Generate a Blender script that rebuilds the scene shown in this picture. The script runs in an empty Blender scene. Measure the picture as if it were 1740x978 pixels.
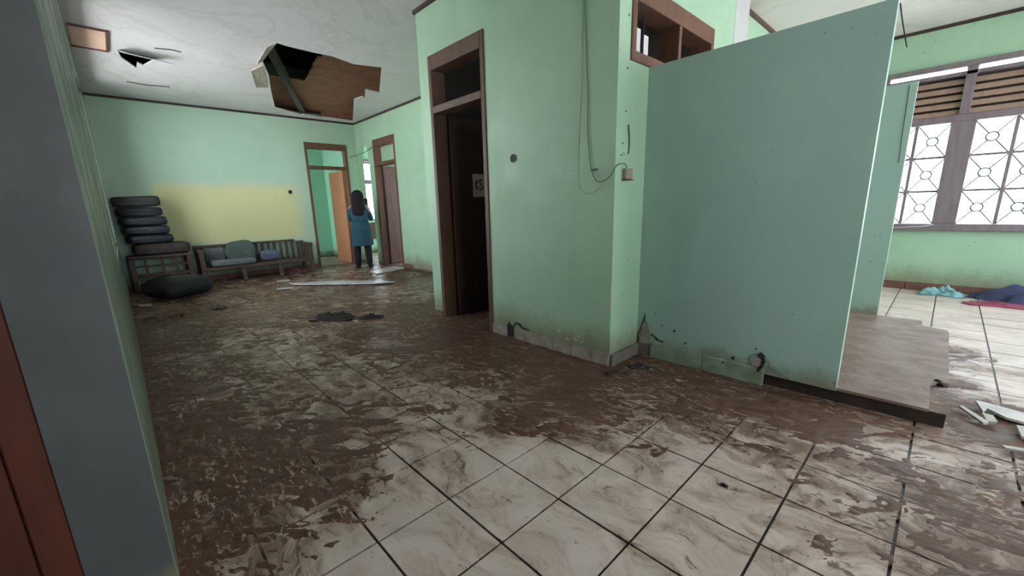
import bpy, bmesh, math, random
import numpy as np
from mathutils import Vector, Matrix
from mathutils.geometry import tessellate_polygon

SC = bpy.context.scene
COL = SC.collection
random.seed(7)

# ------------------------------------------------------------------ camera
CH = 1.107
cam_d = bpy.data.cameras.new('camera')
cam = bpy.data.objects.new('camera', cam_d)
COL.objects.link(cam)
M = [[0.678614, 0.140811, -0.720871], [0.733839, -0.171435, 0.657335], [-0.031023, -0.975081, -0.219671]]
rot = Matrix(((M[0][0], -M[0][1], -M[0][2]), (M[1][0], -M[1][1], -M[1][2]), (M[2][0], -M[2][1], -M[2][2])))
cam.matrix_world = Matrix.Translation((0, 0, CH)) @ rot.to_4x4()
cam_d.sensor_width = 36.0
cam_d.lens = 692.26 / 1740 * 36
cam_d.shift_x = 21.92 / 1740
cam_d.shift_y = 17.63 / 1740
cam_d.clip_start = 0.02
SC.camera = cam

# ------------------------------------------------------------------ world: bright overcast sky
W = bpy.data.worlds.new('sky')
SC.world = W
W.use_nodes = True
nt = W.node_tree
nt.nodes.clear()
wo = nt.nodes.new('ShaderNodeOutputWorld')
bg = nt.nodes.new('ShaderNodeBackground')
tc = nt.nodes.new('ShaderNodeTexCoord')
sx = nt.nodes.new('ShaderNodeSeparateXYZ')
rp = nt.nodes.new('ShaderNodeValToRGB')
rp.color_ramp.elements[0].position = 0.0
rp.color_ramp.elements[0].color = (0.93, 0.96, 1.0, 1)
rp.color_ramp.elements[1].position = 1.0
rp.color_ramp.elements[1].color = (0.70, 0.84, 1.0, 1)
nt.links.new(tc.outputs['Generated'], sx.inputs[0])
nt.links.new(sx.outputs['Z'], rp.inputs[0])
nt.links.new(rp.outputs[0], bg.inputs['Color'])
bg.inputs['Strength'].default_value = 10.0
nt.links.new(bg.outputs[0], wo.inputs[0])

SC.view_settings.view_transform = 'Standard'
SC.view_settings.look = 'None'
SC.view_settings.gamma = 1.0
SC.view_settings.use_curve_mapping = False
SC.view_settings.exposure = 0.2

# sun over the yard, high on the far side of the house: lights the ground outside
sun_d = bpy.data.lights.new('sun', 'SUN')
sun_d.energy = 70.0
sun_d.angle = math.radians(2)
sun_d.color = (1.0, 0.97, 0.94)
sun = bpy.data.objects.new('sun', sun_d)
COL.objects.link(sun)
sun.rotation_euler = Vector((math.cos(math.radians(55)), 0.05, -math.sin(math.radians(55)))).to_track_quat('-Z', 'Y').to_euler()


def portal(name, loc, sx_, sy_, normal):
    """daylight portal filling a window opening (guides the sky light into the room)"""
    L = bpy.data.lights.new(name, 'AREA')
    L.shape = 'RECTANGLE'
    L.size = sx_
    L.size_y = sy_
    L.cycles.is_portal = True
    o = bpy.data.objects.new(name, L)
    COL.objects.link(o)
    z = -Vector(normal)
    up = Vector((0, 0, 1))
    x = up.cross(z).normalized()
    y = z.cross(x)
    R = Matrix((x, y, z)).transposed()
    o.matrix_world = Matrix.Translation(loc) @ R.to_4x4()
    return o


# ------------------------------------------------------------------ main dimensions
XF = -8.68     # far wall
YB = 3.97      # back wall of the far wing
YD = 2.344     # wall with the dark door
XD0, XD1 = -3.59, -1.457   # its two ends
YP = 2.709     # partition
YW = 6.80      # window wall
ZC = 2.884     # ceiling
ZR = 2.83      # ceiling of the window room
YL = -0.042    # left wall face
XN = -1.35     # near end of the left wall
XR = 2.4       # right wall
ZT = 3.75      # roof


# ------------------------------------------------------------------ node helpers
def new_mat(name):
    m = bpy.data.materials.new(name)
    m.use_nodes = True
    n = m.node_tree
    b = n.nodes['Principled BSDF']
    return m, n, b


class NG:
    def __init__(s, nt_):
        s.t = nt_

    def node(s, typ, **kw):
        n = s.t.nodes.new(typ)
        for k, v in kw.items():
            setattr(n, k, v)
        return n

    def link(s, a, b):
        s.t.links.new(a, b)

    def pos(s):
        return s.node('ShaderNodeNewGeometry').outputs['Position']

    def mapping(s, v, scale=(1, 1, 1), rot_=(0, 0, 0), loc=(0, 0, 0)):
        n = s.node('ShaderNodeMapping')
        n.inputs['Scale'].default_value = scale
        n.inputs['Rotation'].default_value = rot_
        n.inputs['Location'].default_value = loc
        s.link(v, n.inputs['Vector'])
        return n.outputs[0]

    def noise(s, v, scale, detail=5, rough=0.55, dist=0.0):
        n = s.node('ShaderNodeTexNoise')
        n.inputs['Scale'].default_value = scale
        n.inputs['Detail'].default_value = detail
        n.inputs['Roughness'].default_value = rough
        n.inputs['Distortion'].default_value = dist
        s.link(v, n.inputs['Vector'])
        return n.outputs['Fac']

    def rng(s, v, a, b, c=0.0, d=1.0, smooth=True):
        n = s.node('ShaderNodeMapRange')
        if smooth:
            n.interpolation_type = 'SMOOTHSTEP'
        n.inputs['From Min'].default_value = a
        n.inputs['From Max'].default_value = b
        n.inputs['To Min'].default_value = c
        n.inputs['To Max'].default_value = d
        s.link(v, n.inputs['Value'])
        return n.outputs['Result']

    def math(s, op, a, b=None, c=None):
        n = s.node('ShaderNodeMath', operation=op)
        for i, x in enumerate((a, b, c)):
            if x is None:
                continue
            if isinstance(x, (int, float)):
                n.inputs[i].default_value = x
            else:
                s.link(x, n.inputs[i])
        return n.outputs[0]

    def mix(s, f, a, b):
        n = s.node('ShaderNodeMix', data_type='RGBA')
        for i, x in ((0, f), (6, a), (7, b)):
            if isinstance(x, (int, float)):
                n.inputs[i].default_value = x
            elif isinstance(x, tuple):
                n.inputs[i].default_value = x if len(x) == 4 else (*x, 1)
            else:
                s.link(x, n.inputs[i])
        return n.outputs[2]

    def sep(s, v):
        n = s.node('ShaderNodeSeparateXYZ')
        s.link(v, n.inputs[0])
        return n.outputs

    def bump(s, h, b, strength=0.3, dist=0.01):
        n = s.node('ShaderNodeBump')
        n.inputs['Strength'].default_value = strength
        n.inputs['Distance'].default_value = dist
        s.link(h, n.inputs['Height'])
        s.link(n.outputs[0], b.inputs['Normal'])


MATS = {}


def plain(name, c1, c2=None, rough=0.6, scale=6.0, bump=0.15, stretch=(1, 1, 1), spec=0.4, metal=0.0):
    """two-tone mottled material"""
    if name in MATS:
        return MATS[name]
    m, n, b = new_mat(name)
    g = NG(n)
    p = g.mapping(g.pos(), stretch)
    f = g.noise(p, scale, 6)
    c2 = c2 or tuple(x * 0.75 for x in c1)
    g.link(g.mix(g.rng(f, 0.3, 0.7), c1, c2), b.inputs['Base Color'])
    b.inputs['Roughness'].default_value = rough
    b.inputs['Specular IOR Level'].default_value = spec
    b.inputs['Metallic'].default_value = metal
    if bump:
        g.bump(g.noise(p, scale * 5, 4), b, bump, 0.004)
    MATS[name] = m
    return m


def wall_paint(name, c1, c2, dirt=0.16, yellow=False, mildew=0.5):
    m, n, b = new_mat(name)
    g = NG(n)
    p = g.pos()
    x, y, z = g.sep(p)
    base = g.mix(g.rng(g.noise(p, 0.9, 6, 0.6), 0.3, 0.7), c1, c2)
    # worn, chalky blotches
    blot = g.rng(g.noise(p, 3.2, 8, 0.65), 0.52, 0.75, 0, 0.30)
    base = g.mix(blot, base, tuple(min(1, c * 1.12 + 0.03) for c in c1))
    # vertical water runs
    runs = g.rng(g.noise(g.mapping(p, (5, 5, 0.35)), 1.4, 6, 0.6), 0.56, 0.8, 0, 0.22 * mildew)
    base = g.mix(runs, base, (0.14, 0.22, 0.10))
    if yellow:
        w = g.noise(p, 1.6, 4)
        yy = g.math('ADD', y, g.math('MULTIPLY', w, 0.16))
        zz = g.math('ADD', z, g.math('MULTIPLY', w, 0.14))
        a = g.rng(yy, 0.50, 0.66)
        a = g.math('MULTIPLY', a, g.rng(yy, 2.62, 2.95, 1, 0))
        a = g.math('MULTIPLY', a, g.rng(zz, 1.58, 1.80, 1, 0))
        a = g.math('MULTIPLY', a, g.rng(zz, 0.60, 0.78))
        base = g.mix(g.math('MULTIPLY', a, 0.9), base, (0.60, 0.57, 0.29))
    # silt line near the floor
    dn = g.noise(p, 4.5, 8, 0.7)
    h = g.math('SUBTRACT', z, g.math('MULTIPLY', dn, 0.34))
    d = g.rng(h, -0.10, dirt, 1, 0)
    base = g.mix(g.math('MULTIPLY', d, 0.75), base, (0.19, 0.16, 0.09))
    d2 = g.rng(g.math('SUBTRACT', z, g.math('MULTIPLY', g.noise(p, 22, 5), 0.14)), -0.06, 0.0, 1, 0)
    base = g.mix(g.math('MULTIPLY', d2, 0.8), base, (0.07, 0.045, 0.03))
    # small splashes and nicks
    sp = g.rng(g.noise(p, 38, 2, 0.4), 0.735, 0.76)
    base = g.mix(g.math('MULTIPLY', sp, 0.6), base, (0.05, 0.06, 0.04))
    g.link(base, b.inputs['Base Color'])
    g.link(g.rng(g.noise(p, 5, 4), 0.3, 0.7, 0.38, 0.62), b.inputs['Roughness'])
    b.inputs['Specular IOR Level'].default_value = 0.35
    hb = g.math('ADD', g.math('MULTIPLY', g.noise(p, 2.2, 3), 1.0), g.math('MULTIPLY', g.noise(p, 45, 4), 0.12))
    g.bump(hb, b, 0.22, 0.02)
    MATS[name] = m
    return m


G1, G2 = (0.37, 0.54, 0.37), (0.33, 0.49, 0.335)
wall_paint('green_paint', G1, G2)
wall_paint('green_paint_far', (0.41, 0.56, 0.43), (0.38, 0.53, 0.41), yellow=True)
wall_paint('green_paint_fresh', (0.36, 0.68, 0.50), (0.34, 0.65, 0.48), dirt=0.02)
wall_paint('green_paint_board', (0.335, 0.47, 0.39), (0.305, 0.43, 0.38), dirt=0.02)
wall_paint('green_dull', (0.12, 0.15, 0.115), (0.09, 0.115, 0.085), dirt=0.05)  # much darker and duller green than the other walls
wall_paint('grey_plaster_shaded', (0.068, 0.070, 0.072), (0.058, 0.060, 0.062), dirt=0.02, mildew=0.2)  # very dark grey: shade of the backlit wall end put into the colour
wall_paint('pale_plaster', (0.62, 0.60, 0.56), (0.55, 0.54, 0.50), dirt=0.02, mildew=0.1)
plain('ceiling_grey_pillar', (0.50, 0.50, 0.48), (0.46, 0.46, 0.45), 0.6)


def ceiling_mat(nm='ceiling_board', c1=(0.70, 0.685, 0.675), c2=(0.63, 0.62, 0.61)):
    m, n, b = new_mat(nm)
    g = NG(n)
    p = g.pos()
    base = g.mix(g.rng(g.noise(p, 0.8, 5), 0.3, 0.7), c1, c2)
    st = g.noise(p, 0.75, 7, 0.6, 0.8)
    base = g.mix(g.rng(st, 0.56, 0.76, 0, 0.6), base, (0.36, 0.28, 0.19))
    ring = g.math('MULTIPLY', g.rng(st, 0.505, 0.53), g.rng(st, 0.53, 0.56, 1, 0))
    base = g.mix(g.math('MULTIPLY', ring, 0.15), base, (0.26, 0.19, 0.12))
    mil = g.rng(g.noise(g.mapping(p, (1, 1, 1), loc=(4, 2, 0)), 1.4, 8, 0.7), 0.60, 0.80, 0, 0.3)
    base = g.mix(mil, base, (0.22, 0.23, 0.18))
    g.link(base, b.inputs['Base Color'])
    b.inputs['Roughness'].default_value = 0.55
    g.bump(g.math('ADD', g.noise(p, 1.2, 4), g.math('MULTIPLY', g.noise(p, 12, 4), 0.15)), b, 0.35, 0.05)
    MATS[nm] = m


ceiling_mat()
ceiling_mat('ceiling_board_pink', (0.80, 0.72, 0.71), (0.74, 0.665, 0.65))


def wood(name, c1, c2, rough=0.5, scale=3.0, stretch=(6, 6, 0.7), bump=0.2):
    m, n, b = new_mat(name)
    g = NG(n)
    p = g.mapping(g.pos(), stretch)
    f = g.noise(p, scale, 7, 0.6, 1.2)
    c = g.mix(g.rng(f, 0.3, 0.7), c1, c2)
    grime = g.rng(g.noise(g.pos(), 5, 6), 0.5, 0.8, 0, 0.4)
    c = g.mix(grime, c, tuple(x * 0.45 for x in c2))
    g.link(c, b.inputs['Base Color'])
    b.inputs['Roughness'].default_value = rough
    b.inputs['Specular IOR Level'].default_value = 0.35
    g.bump(f, b, bump, 0.004)
    MATS[name] = m
    return m


wood('frame_brown', (0.165, 0.075, 0.045), (0.11, 0.05, 0.032))
wood('frame_warm', (0.115, 0.058, 0.036), (0.08, 0.042, 0.027))
wood('leaf_dark', (0.075, 0.042, 0.034), (0.055, 0.032, 0.027), 0.45)
wood('leaf_orange', (0.42, 0.185, 0.085), (0.36, 0.15, 0.07), 0.5)
wood('leaf_plum', (0.20, 0.12, 0.105), (0.16, 0.095, 0.085), 0.5)
wood('leaf_red', (0.085, 0.022, 0.012), (0.06, 0.016, 0.010), 0.45)
wood('trim_dark', (0.05, 0.03, 0.022), (0.035, 0.022, 0.018))
wood('window_wood', (0.21, 0.165, 0.175), (0.165, 0.13, 0.145), 0.5)  # lilac tint: flare around the glaring window put into the wood colour
wood('louvre_wood', (0.40, 0.27, 0.20), (0.33, 0.22, 0.17), 0.5)
wood('bench_wood', (0.095, 0.063, 0.05), (0.055, 0.037, 0.03), 0.6, stretch=(2, 2, 2))
wood('plywood', (0.31, 0.17, 0.10), (0.23, 0.125, 0.075), 0.7, stretch=(2, 1, 2))
wood('plywood_peach_sunlit', (0.90, 0.62, 0.48), (0.86, 0.57, 0.43), 0.7, stretch=(2, 1, 2))
wood('rafter', (0.16, 0.15, 0.14), (0.10, 0.095, 0.09), 0.7, stretch=(1, 3, 3))
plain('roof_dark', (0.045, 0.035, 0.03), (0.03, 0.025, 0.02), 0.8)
plain('gouge', (0.035, 0.03, 0.024), (0.02, 0.017, 0.014), 0.9, 30)
plain('black', (0.012, 0.011, 0.01), None, 0.6)
plain('cable_green', (0.10, 0.13, 0.08), (0.07, 0.09, 0.06), 0.5)
plain('cable_white', (0.6, 0.6, 0.58), None, 0.5)
plain('socket_cream', (0.36, 0.31, 0.25), (0.28, 0.24, 0.19), 0.45)
plain('skirt_tile', (0.36, 0.32, 0.27), (0.22, 0.175, 0.135), 0.45, 9)
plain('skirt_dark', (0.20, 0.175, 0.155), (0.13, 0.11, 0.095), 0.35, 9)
plain('skirt_brick', (0.20, 0.085, 0.06), (0.13, 0.06, 0.045), 0.6, 9)
plain('skirt_green', (0.26, 0.31, 0.235), (0.17, 0.19, 0.125), 0.5, 9)
plain('fabric_black', (0.022, 0.023, 0.028), (0.014, 0.015, 0.018), 0.7, 12)
plain('fabric_slate', (0.022, 0.027, 0.037), (0.014, 0.017, 0.024), 0.45, 12)  # this and the next two: dark corner's shade put into the fabric colour
plain('fabric_olive', (0.034, 0.038, 0.034), (0.022, 0.025, 0.022), 0.7, 12)
plain('fabric_brown', (0.055, 0.043, 0.038), (0.034, 0.027, 0.025), 0.8, 12)
plain('fabric_sage', (0.085, 0.12, 0.10), (0.06, 0.09, 0.075), 0.8, 12)
plain('fabric_grey', (0.17, 0.18, 0.185), (0.11, 0.115, 0.12), 0.8, 12)
plain('fabric_blue', (0.10, 0.115, 0.17), (0.075, 0.085, 0.125), 0.8, 12)
plain('fabric_navy', (0.055, 0.065, 0.13), (0.04, 0.045, 0.095), 0.85, 9)
plain('fabric_mint', (0.23, 0.42, 0.42), (0.17, 0.33, 0.34), 0.8, 9)
plain('fabric_red', (0.26, 0.05, 0.085), (0.17, 0.035, 0.06), 0.85, 9)
plain('fabric_maroon', (0.10, 0.035, 0.032), (0.06, 0.025, 0.022), 0.85, 9)
plain('fabric_teal', (0.018, 0.075, 0.105), (0.013, 0.055, 0.08), 0.85, 12)
plain('trouser_black', (0.014, 0.014, 0.018), None, 0.9, 12)
plain('hair', (0.012, 0.010, 0.014), (0.018, 0.014, 0.018), 0.75, 20, stretch=(6, 6, 0.6), spec=0.15)
plain('skin', (0.46, 0.28, 0.20), (0.40, 0.24, 0.17), 0.5, 8, 0.05)
plain('paper', (0.82, 0.78, 0.76), (0.74, 0.70, 0.68), 0.8)
plain('ink', (0.06, 0.05, 0.05), None, 0.8)
plain('board_white', (0.62, 0.60, 0.60), (0.48, 0.45, 0.43), 0.35, 5)
plain('board_debris', (0.60, 0.56, 0.52), (0.36, 0.31, 0.27), 0.5, 7)
plain('torn_cream', (0.60, 0.54, 0.46), (0.48, 0.41, 0.33), 0.8, 7)
plain('phone_case', (0.75, 0.72, 0.74), None, 0.3)
plain('iron_grille', (0.10, 0.10, 0.10), None, 0.5)
plain('steel', (0.5, 0.5, 0.5), None, 0.35, metal=0.8)
plain('ground_pale', (0.43, 0.43, 0.44), (0.36, 0.36, 0.37), 0.9, 1.5)
plain('mud_bits', (0.045, 0.03, 0.024), (0.03, 0.02, 0.017), 0.4, 12)


def glass_mat():
    m, n, b = new_mat('window_glass')
    g = NG(n)
    n.nodes.remove(b)
    out = n.nodes['Material Output']
    tr = g.node('ShaderNodeBsdfTransparent')
    tr.inputs[0].default_value = (0.95, 0.97, 0.97, 1)
    gl = g.node('ShaderNodeBsdfGlossy')
    gl.inputs['Roughness'].default_value = 0.05
    mx = g.node('ShaderNodeMixShader')
    mx.inputs[0].default_value = 0.06
    g.link(tr.outputs[0], mx.inputs[1])
    g.link(gl.outputs[0], mx.inputs[2])
    g.link(mx.outputs[0], out.inputs[0])
    MATS['window_glass'] = m


glass_mat()


def whitish():
    m, n, b = new_mat('whitish_pane')
    g = NG(n)
    b.inputs['Base Color'].default_value = (0.62, 0.62, 0.62, 1)
    b.inputs['Roughness'].default_value = 0.25
    g.bump(g.noise(g.mapping(g.pos(), (1, 40, 1)), 3, 3), b, 0.2, 0.004)
    MATS['whitish_pane'] = m


whitish()


def mud_common(g, p):
    r = g.mapping(p, (1.6, 3.6, 1), (0, 0, math.radians(-45)))
    return r


def tile_mat():
    m, n, b = new_mat('floor_tile')
    g = NG(n)
    p = g.pos()
    at = g.node('ShaderNodeAttribute', attribute_name='mud')
    D = at.outputs['Fac']
    base = g.mix(g.rng(g.noise(p, 2.5, 8, 0.65, 1.5), 0.35, 0.65), (0.60, 0.49, 0.425), (0.49, 0.395, 0.335))
    wn = g.node('ShaderNodeTexNoise')
    wn.inputs['Scale'].default_value = 2.6
    wn.inputs['Detail'].default_value = 3
    g.link(p, wn.inputs['Vector'])
    wv = g.node('ShaderNodeVectorMath', operation='MULTIPLY_ADD')
    g.link(wn.outputs['Color'], wv.inputs[0])
    wv.inputs[1].default_value = (0.42, 0.42, 0.0)
    g.link(p, wv.inputs[2])
    q = wv.outputs[0]
    r = mud_common(g, q)
    n1 = g.noise(r, 1.9, 9, 0.66, 0.8)
    n2 = g.noise(g.mapping(q, (8, 3, 1), (0, 0, 0.5)), 2.0, 9, 0.72, 0.6)
    n3 = g.noise(p, 30, 5, 0.7, 0.6)
    n4 = g.noise(g.mapping(q, (2.2, 9, 1), (0, 0, -0.5)), 1.2, 9, 0.72, 0.4)
    s = g.math('ADD', g.math('MULTIPLY', D, 0.18), n1)
    film = g.rng(s, 0.28, 0.56, 0, 1)
    base = g.mix(g.math('MULTIPLY', film, 0.66), base, (0.29, 0.188, 0.13))
    s2 = g.math('ADD', g.math('MULTIPLY', D, 0.13), g.math('MULTIPLY', g.math('ADD', n2, n1), 0.5))
    smear = g.rng(s2, 0.46, 0.57)
    base = g.mix(g.math('MULTIPLY', smear, 0.72), base, (0.14, 0.08, 0.055))
    rid = g.rng(g.math('ABSOLUTE', g.math('SUBTRACT', n4, 0.5)), 0.004, 0.022, 1, 0)
    rid = g.math('MULTIPLY', rid, g.rng(n1, 0.44, 0.62, 0, 0.40))
    base = g.mix(rid, base, (0.13, 0.08, 0.058))
    n5 = g.noise(r, 6.5, 9, 0.72, 0.5)
    cl_ = g.rng(g.math('ADD', n5, g.math('ADD', g.math('MULTIPLY', D, 0.09), g.math('MULTIPLY', n1, 0.25))), 0.665, 0.72)
    base = g.mix(g.math('MULTIPLY', cl_, 0.85), base, (0.105, 0.06, 0.042))
    s3 = g.math('ADD', g.math('MULTIPLY', D, 0.06), n3)
    spk = g.rng(s3, 0.62, 0.66)
    base = g.mix(g.math('MULTIPLY', spk, 0.85), base, (0.07, 0.043, 0.03))
    g.link(base, b.inputs['Base Color'])
    g.link(g.rng(g.noise(p, 3.0, 5), 0.35, 0.7, 0.34, 0.6), b.inputs['Roughness'])
    b.inputs['Specular IOR Level'].default_value = 0.3
    g.bump(g.math('ADD', s2, g.math('MULTIPLY', n3, 0.3)), b, 0.25, 0.006)
    MATS['floor_tile'] = m


tile_mat()


def mud_mat():
    m, n, b = new_mat('wet_mud')
    g = NG(n)
    p = g.pos()
    r = mud_common(g, p)
    n1 = g.noise(r, 2.4, 9, 0.65, 1.2)
    n3 = g.noise(p, 26, 6, 0.7)
    c = g.mix(g.rng(n1, 0.35, 0.68), (0.078, 0.036, 0.022), (0.13, 0.064, 0.041))
    c = g.mix(g.rng(n3, 0.55, 0.8, 0, 0.5), c, (0.22, 0.14, 0.10))
    fk = g.noise(g.mapping(p, (9, 24, 1), (0, 0, math.radians(-45))), 1.5, 6, 0.68, 0.8)
    fa = g.rng(g.noise(p, 1.3, 4), 0.40, 0.62)
    c = g.mix(g.math('MULTIPLY', g.rng(fk, 0.555, 0.60, 0, 0.95), g.rng(fa, 0, 1, 0.12, 1)), c, (0.40, 0.295, 0.215))
    g.link(c, b.inputs['Base Color'])
    x_ = g.sep(p)[0]
    wet = g.math('MULTIPLY', g.rng(x_, -6.6, -4.2, 1, 0), g.rng(g.noise(p, 1.6, 5), 0.40, 0.56))
    ro = g.rng(n1, 0.35, 0.65, 0.42, 0.65)
    g.link(g.math('MULTIPLY', ro, g.rng(wet, 0, 1, 1, 0.36, False)), b.inputs['Roughness'])
    b.inputs['Specular IOR Level'].default_value = 0.35
    g.bump(g.math('ADD', n1, g.math('MULTIPLY', n3, 0.45)), b, 0.6, 0.012)
    MATS['wet_mud'] = m


mud_mat()


# ------------------------------------------------------------------ mesh helpers
def tag(o, label=None, cat=None, group=None, kind=None):
    if label:
        o['label'] = label
    if cat:
        o['category'] = cat
    if group:
        o['group'] = group
    if kind:
        o['kind'] = kind
    return o


def thing(name, loc, label=None, cat=None, group=None, kind=None):
    o = bpy.data.objects.new(name, None)
    o.empty_display_size = 0.1
    COL.objects.link(o)
    o.location = loc
    return tag(o, label, cat, group, kind)


def origin_of(o):
    v = Vector(o.location)
    while o.parent:
        o = o.parent
        v += Vector(o.location)
    return v


class MB:
    """collects shapes given in world coordinates; build() links ONE mesh object"""

    def __init__(s, xf=None):
        s.v = []
        s.f = []
        s.xf = xf

    def add(s, vs, fs):
        o = len(s.v)
        for p in vs:
            p = Vector(p)
            s.v.append(s.xf @ p if s.xf else p)
        s.f += [tuple(i + o for i in f) for f in fs]
        return s

    def box(s, x0, x1, y0, y1, z0, z1, bev=0.0):
        if bev <= 0:
            vs = [(x, y, z) for x in (x0, x1) for y in (y0, y1) for z in (z0, z1)]
            return s.add(vs, [(0, 1, 3, 2), (4, 6, 7, 5), (0, 4, 5, 1), (2, 3, 7, 6), (0, 2, 6, 4), (1, 5, 7, 3)])
        bm = bmesh.new()
        bmesh.ops.create_cube(bm, size=1)
        for w in bm.verts:
            w.co = Vector(((x0 + x1) / 2 + w.co.x * (x1 - x0), (y0 + y1) / 2 + w.co.y * (y1 - y0), (z0 + z1) / 2 + w.co.z * (z1 - z0)))
        bmesh.ops.bevel(bm, geom=bm.edges[:], offset=bev, segments=1, affect='EDGES')
        bm.verts.index_update()
        s.add([w.co.copy() for w in bm.verts], [tuple(w.index for w in f.verts) for f in bm.faces])
        bm.free()
        return s

    def prism(s, outer, holes, fn, t0, t1):
        """2-D polygon with holes extruded between t0 and t1; fn(a, b, t) -> world point"""
        loops = [outer] + list(holes)
        flat = [q for L in loops for q in L]
        tris = tessellate_polygon([[Vector((a, b, 0)) for a, b in L] for L in loops])
        n = len(flat)
        vs = [fn(a, b, t0) for a, b in flat] + [fn(a, b, t1) for a, b in flat]
        fs = [tuple(t) for t in tris] + [tuple(i + n for i in reversed(t)) for t in tris]
        o = 0
        for L in loops:
            k = len(L)
            for i in range(k):
                j = (i + 1) % k
                fs.append((o + i, o + j, o + j + n, o + i + n))
            o += k
        return s.add(vs, fs)

    def tube(s, pts, r, seg=8):
        pts = [Vector(p) for p in pts]
        rs = r if isinstance(r, (list, tuple)) else [r] * len(pts)
        rings = []
        ref = Vector((0.13, 0.27, 0.95))
        for i, p in enumerate(pts):
            d = (pts[min(i + 1, len(pts) - 1)] - pts[max(i - 1, 0)]).normalized()
            if abs(d.dot(ref)) > 0.97:
                ref = Vector((0.95, 0.2, 0.1))
            a = d.cross(ref).normalized()
            b = d.cross(a).normalized()
            rings.append([p + (a * math.cos(t) + b * math.sin(t)) * rs[i] for t in [2 * math.pi * k / seg for k in range(seg)]])
        vs = [q for R in rings for q in R]
        fs = []
        for i in range(len(pts) - 1):
            for k in range(seg):
                l = (k + 1) % seg
                fs.append((i * seg + k, i * seg + l, (i + 1) * seg + l, (i + 1) * seg + k))
        fs.append(tuple(range(seg - 1, -1, -1)))
        fs.append(tuple((len(pts) - 1) * seg + k for k in range(seg)))
        return s.add(vs, fs)

    def loft(s, rings):
        """rings: lists of equal length of points, closed loops, capped"""
        k = len(rings[0])
        vs = [q for R in rings for q in R]
        fs = []
        for i in range(len(rings) - 1):
            for a in range(k):
                b = (a + 1) % k
                fs.append((i * k + a, i * k + b, (i + 1) * k + b, (i + 1) * k + a))
        fs.append(tuple(range(k - 1, -1, -1)))
        fs.append(tuple((len(rings) - 1) * k + a for a in range(k)))
        return s.add(vs, fs)

    def pillow(s, c, d, R=None, e1=0.45, e2=0.35, nu=28, nv=14, wob=0.0, seed=0):
        """superellipsoid cushion, centre c, full size d"""
        rnd = random.Random(seed)
        ph = [rnd.uniform(0, 6.28) for _ in range(6)]

        def pw(v, e):
            return math.copysign(abs(v) ** e, v)
        rings = []
        for j in range(1, nv):
            v = -math.pi / 2 + math.pi * j / nv
            ring = []
            for i in range(nu):
                u = 2 * math.pi * i / nu
                x = pw(math.cos(v), e1) * pw(math.cos(u), e2)
                y = pw(math.cos(v), e1) * pw(math.sin(u), e2)
                z = pw(math.sin(v), e1 * 1.7)
                w = 1 + wob * (math.sin(3 * x + ph[0]) * math.cos(2.5 * y + ph[1]) + 0.5 * math.sin(5 * y + ph[2] + 3 * z) + 0.4 * math.sin(7 * x - 4 * y + ph[3]))
                q = Vector((x * d[0] / 2 * (1 + (w - 1) * 0.5), y * d[1] / 2 * (1 + (w - 1) * 0.5), z * d[2] / 2 * w))
                if R:
                    q = R @ q
                ring.append(Vector(c) + q)
            rings.append(ring)
        return s.loft(rings)

    def build(s, name, mat, parent=None, smooth=False, loc=None, **kw):
        me = bpy.data.meshes.new(name)
        if parent is not None:
            o0 = origin_of(parent)
        elif loc is not None:
            o0 = Vector(loc)
        else:
            xs = [p.x for p in s.v]
            ys = [p.y for p in s.v]
            zs = [p.z for p in s.v]
            o0 = Vector(((min(xs) + max(xs)) / 2, (min(ys) + max(ys)) / 2, min(zs)))
        me.from_pydata([tuple(p - o0) for p in s.v], [], s.f)
        bm = bmesh.new()
        bm.from_mesh(me)
        bmesh.ops.recalc_face_normals(bm, faces=bm.faces[:])
        bm.to_mesh(me)
        bm.free()
        if smooth:
            me.polygons.foreach_set('use_smooth', [True] * len(me.polygons))
        me.materials.append(MATS[mat] if isinstance(mat, str) else mat)
        o = bpy.data.objects.new(name, me)
        COL.objects.link(o)
        if parent is not None:
            o.parent = parent
        else:
            o.location = o0
        return tag(o, **kw)


def rect(a0, a1, b0, b1):
    return [(a0, b0), (a1, b0), (a1, b1), (a0, b1)]


fnY = lambda a, b, t: Vector((a, t, b))     # wall in the XZ plane, thickness along Y
fnX = lambda a, b, t: Vector((t, a, b))     # wall in the YZ plane, thickness along X
fnZ = lambda a, b, t: Vector((a, b, t))     # slab, thickness along Z


def wall(name, outer, holes, fn, t0, t1, mat, label):
    return MB().prism(outer, holes, fn, t0, t1).build(name, mat, kind='structure', label=label)


# ------------------------------------------------------------------ noise for the mud
_rs = np.random.RandomState(3)
_P = _rs.permutation(512)
_P = np.concatenate([_P, _P, _P])
_A = _rs.rand(512) * 2 * np.pi
_GX, _GY = np.cos(_A), np.sin(_A)


def perlin(x, y):
    xi = np.floor(x).astype(int)
    yi = np.floor(y).astype(int)
    xf = x - xi
    yf = y - yi

    def gr(ix, iy, dx, dy):
        h = _P[(_P[ix % 512] + iy) % 512]
        return _GX[h] * dx + _GY[h] * dy
    u = xf ** 3 * (xf * (xf * 6 - 15) + 10)
    v = yf ** 3 * (yf * (yf * 6 - 15) + 10)
    a = gr(xi, yi, xf, yf)
    b = gr(xi + 1, yi, xf - 1, yf)
    c = gr(xi, yi + 1, xf, yf - 1)
    d = gr(xi + 1, yi + 1, xf - 1, yf - 1)
    return (a * (1 - u) + b * u) * (1 - v) + (c * (1 - u) + d * u) * v * 1.0


def fbm(x, y, o=5, g=0.55):
    r = 0
    a = 1.0
    for i in range(o):
        r = r + a * perlin(x + 17.3 * i, y - 9.1 * i)
        x = x * 2.03
        y = y * 2.03
        a *= g
    return r


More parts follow.
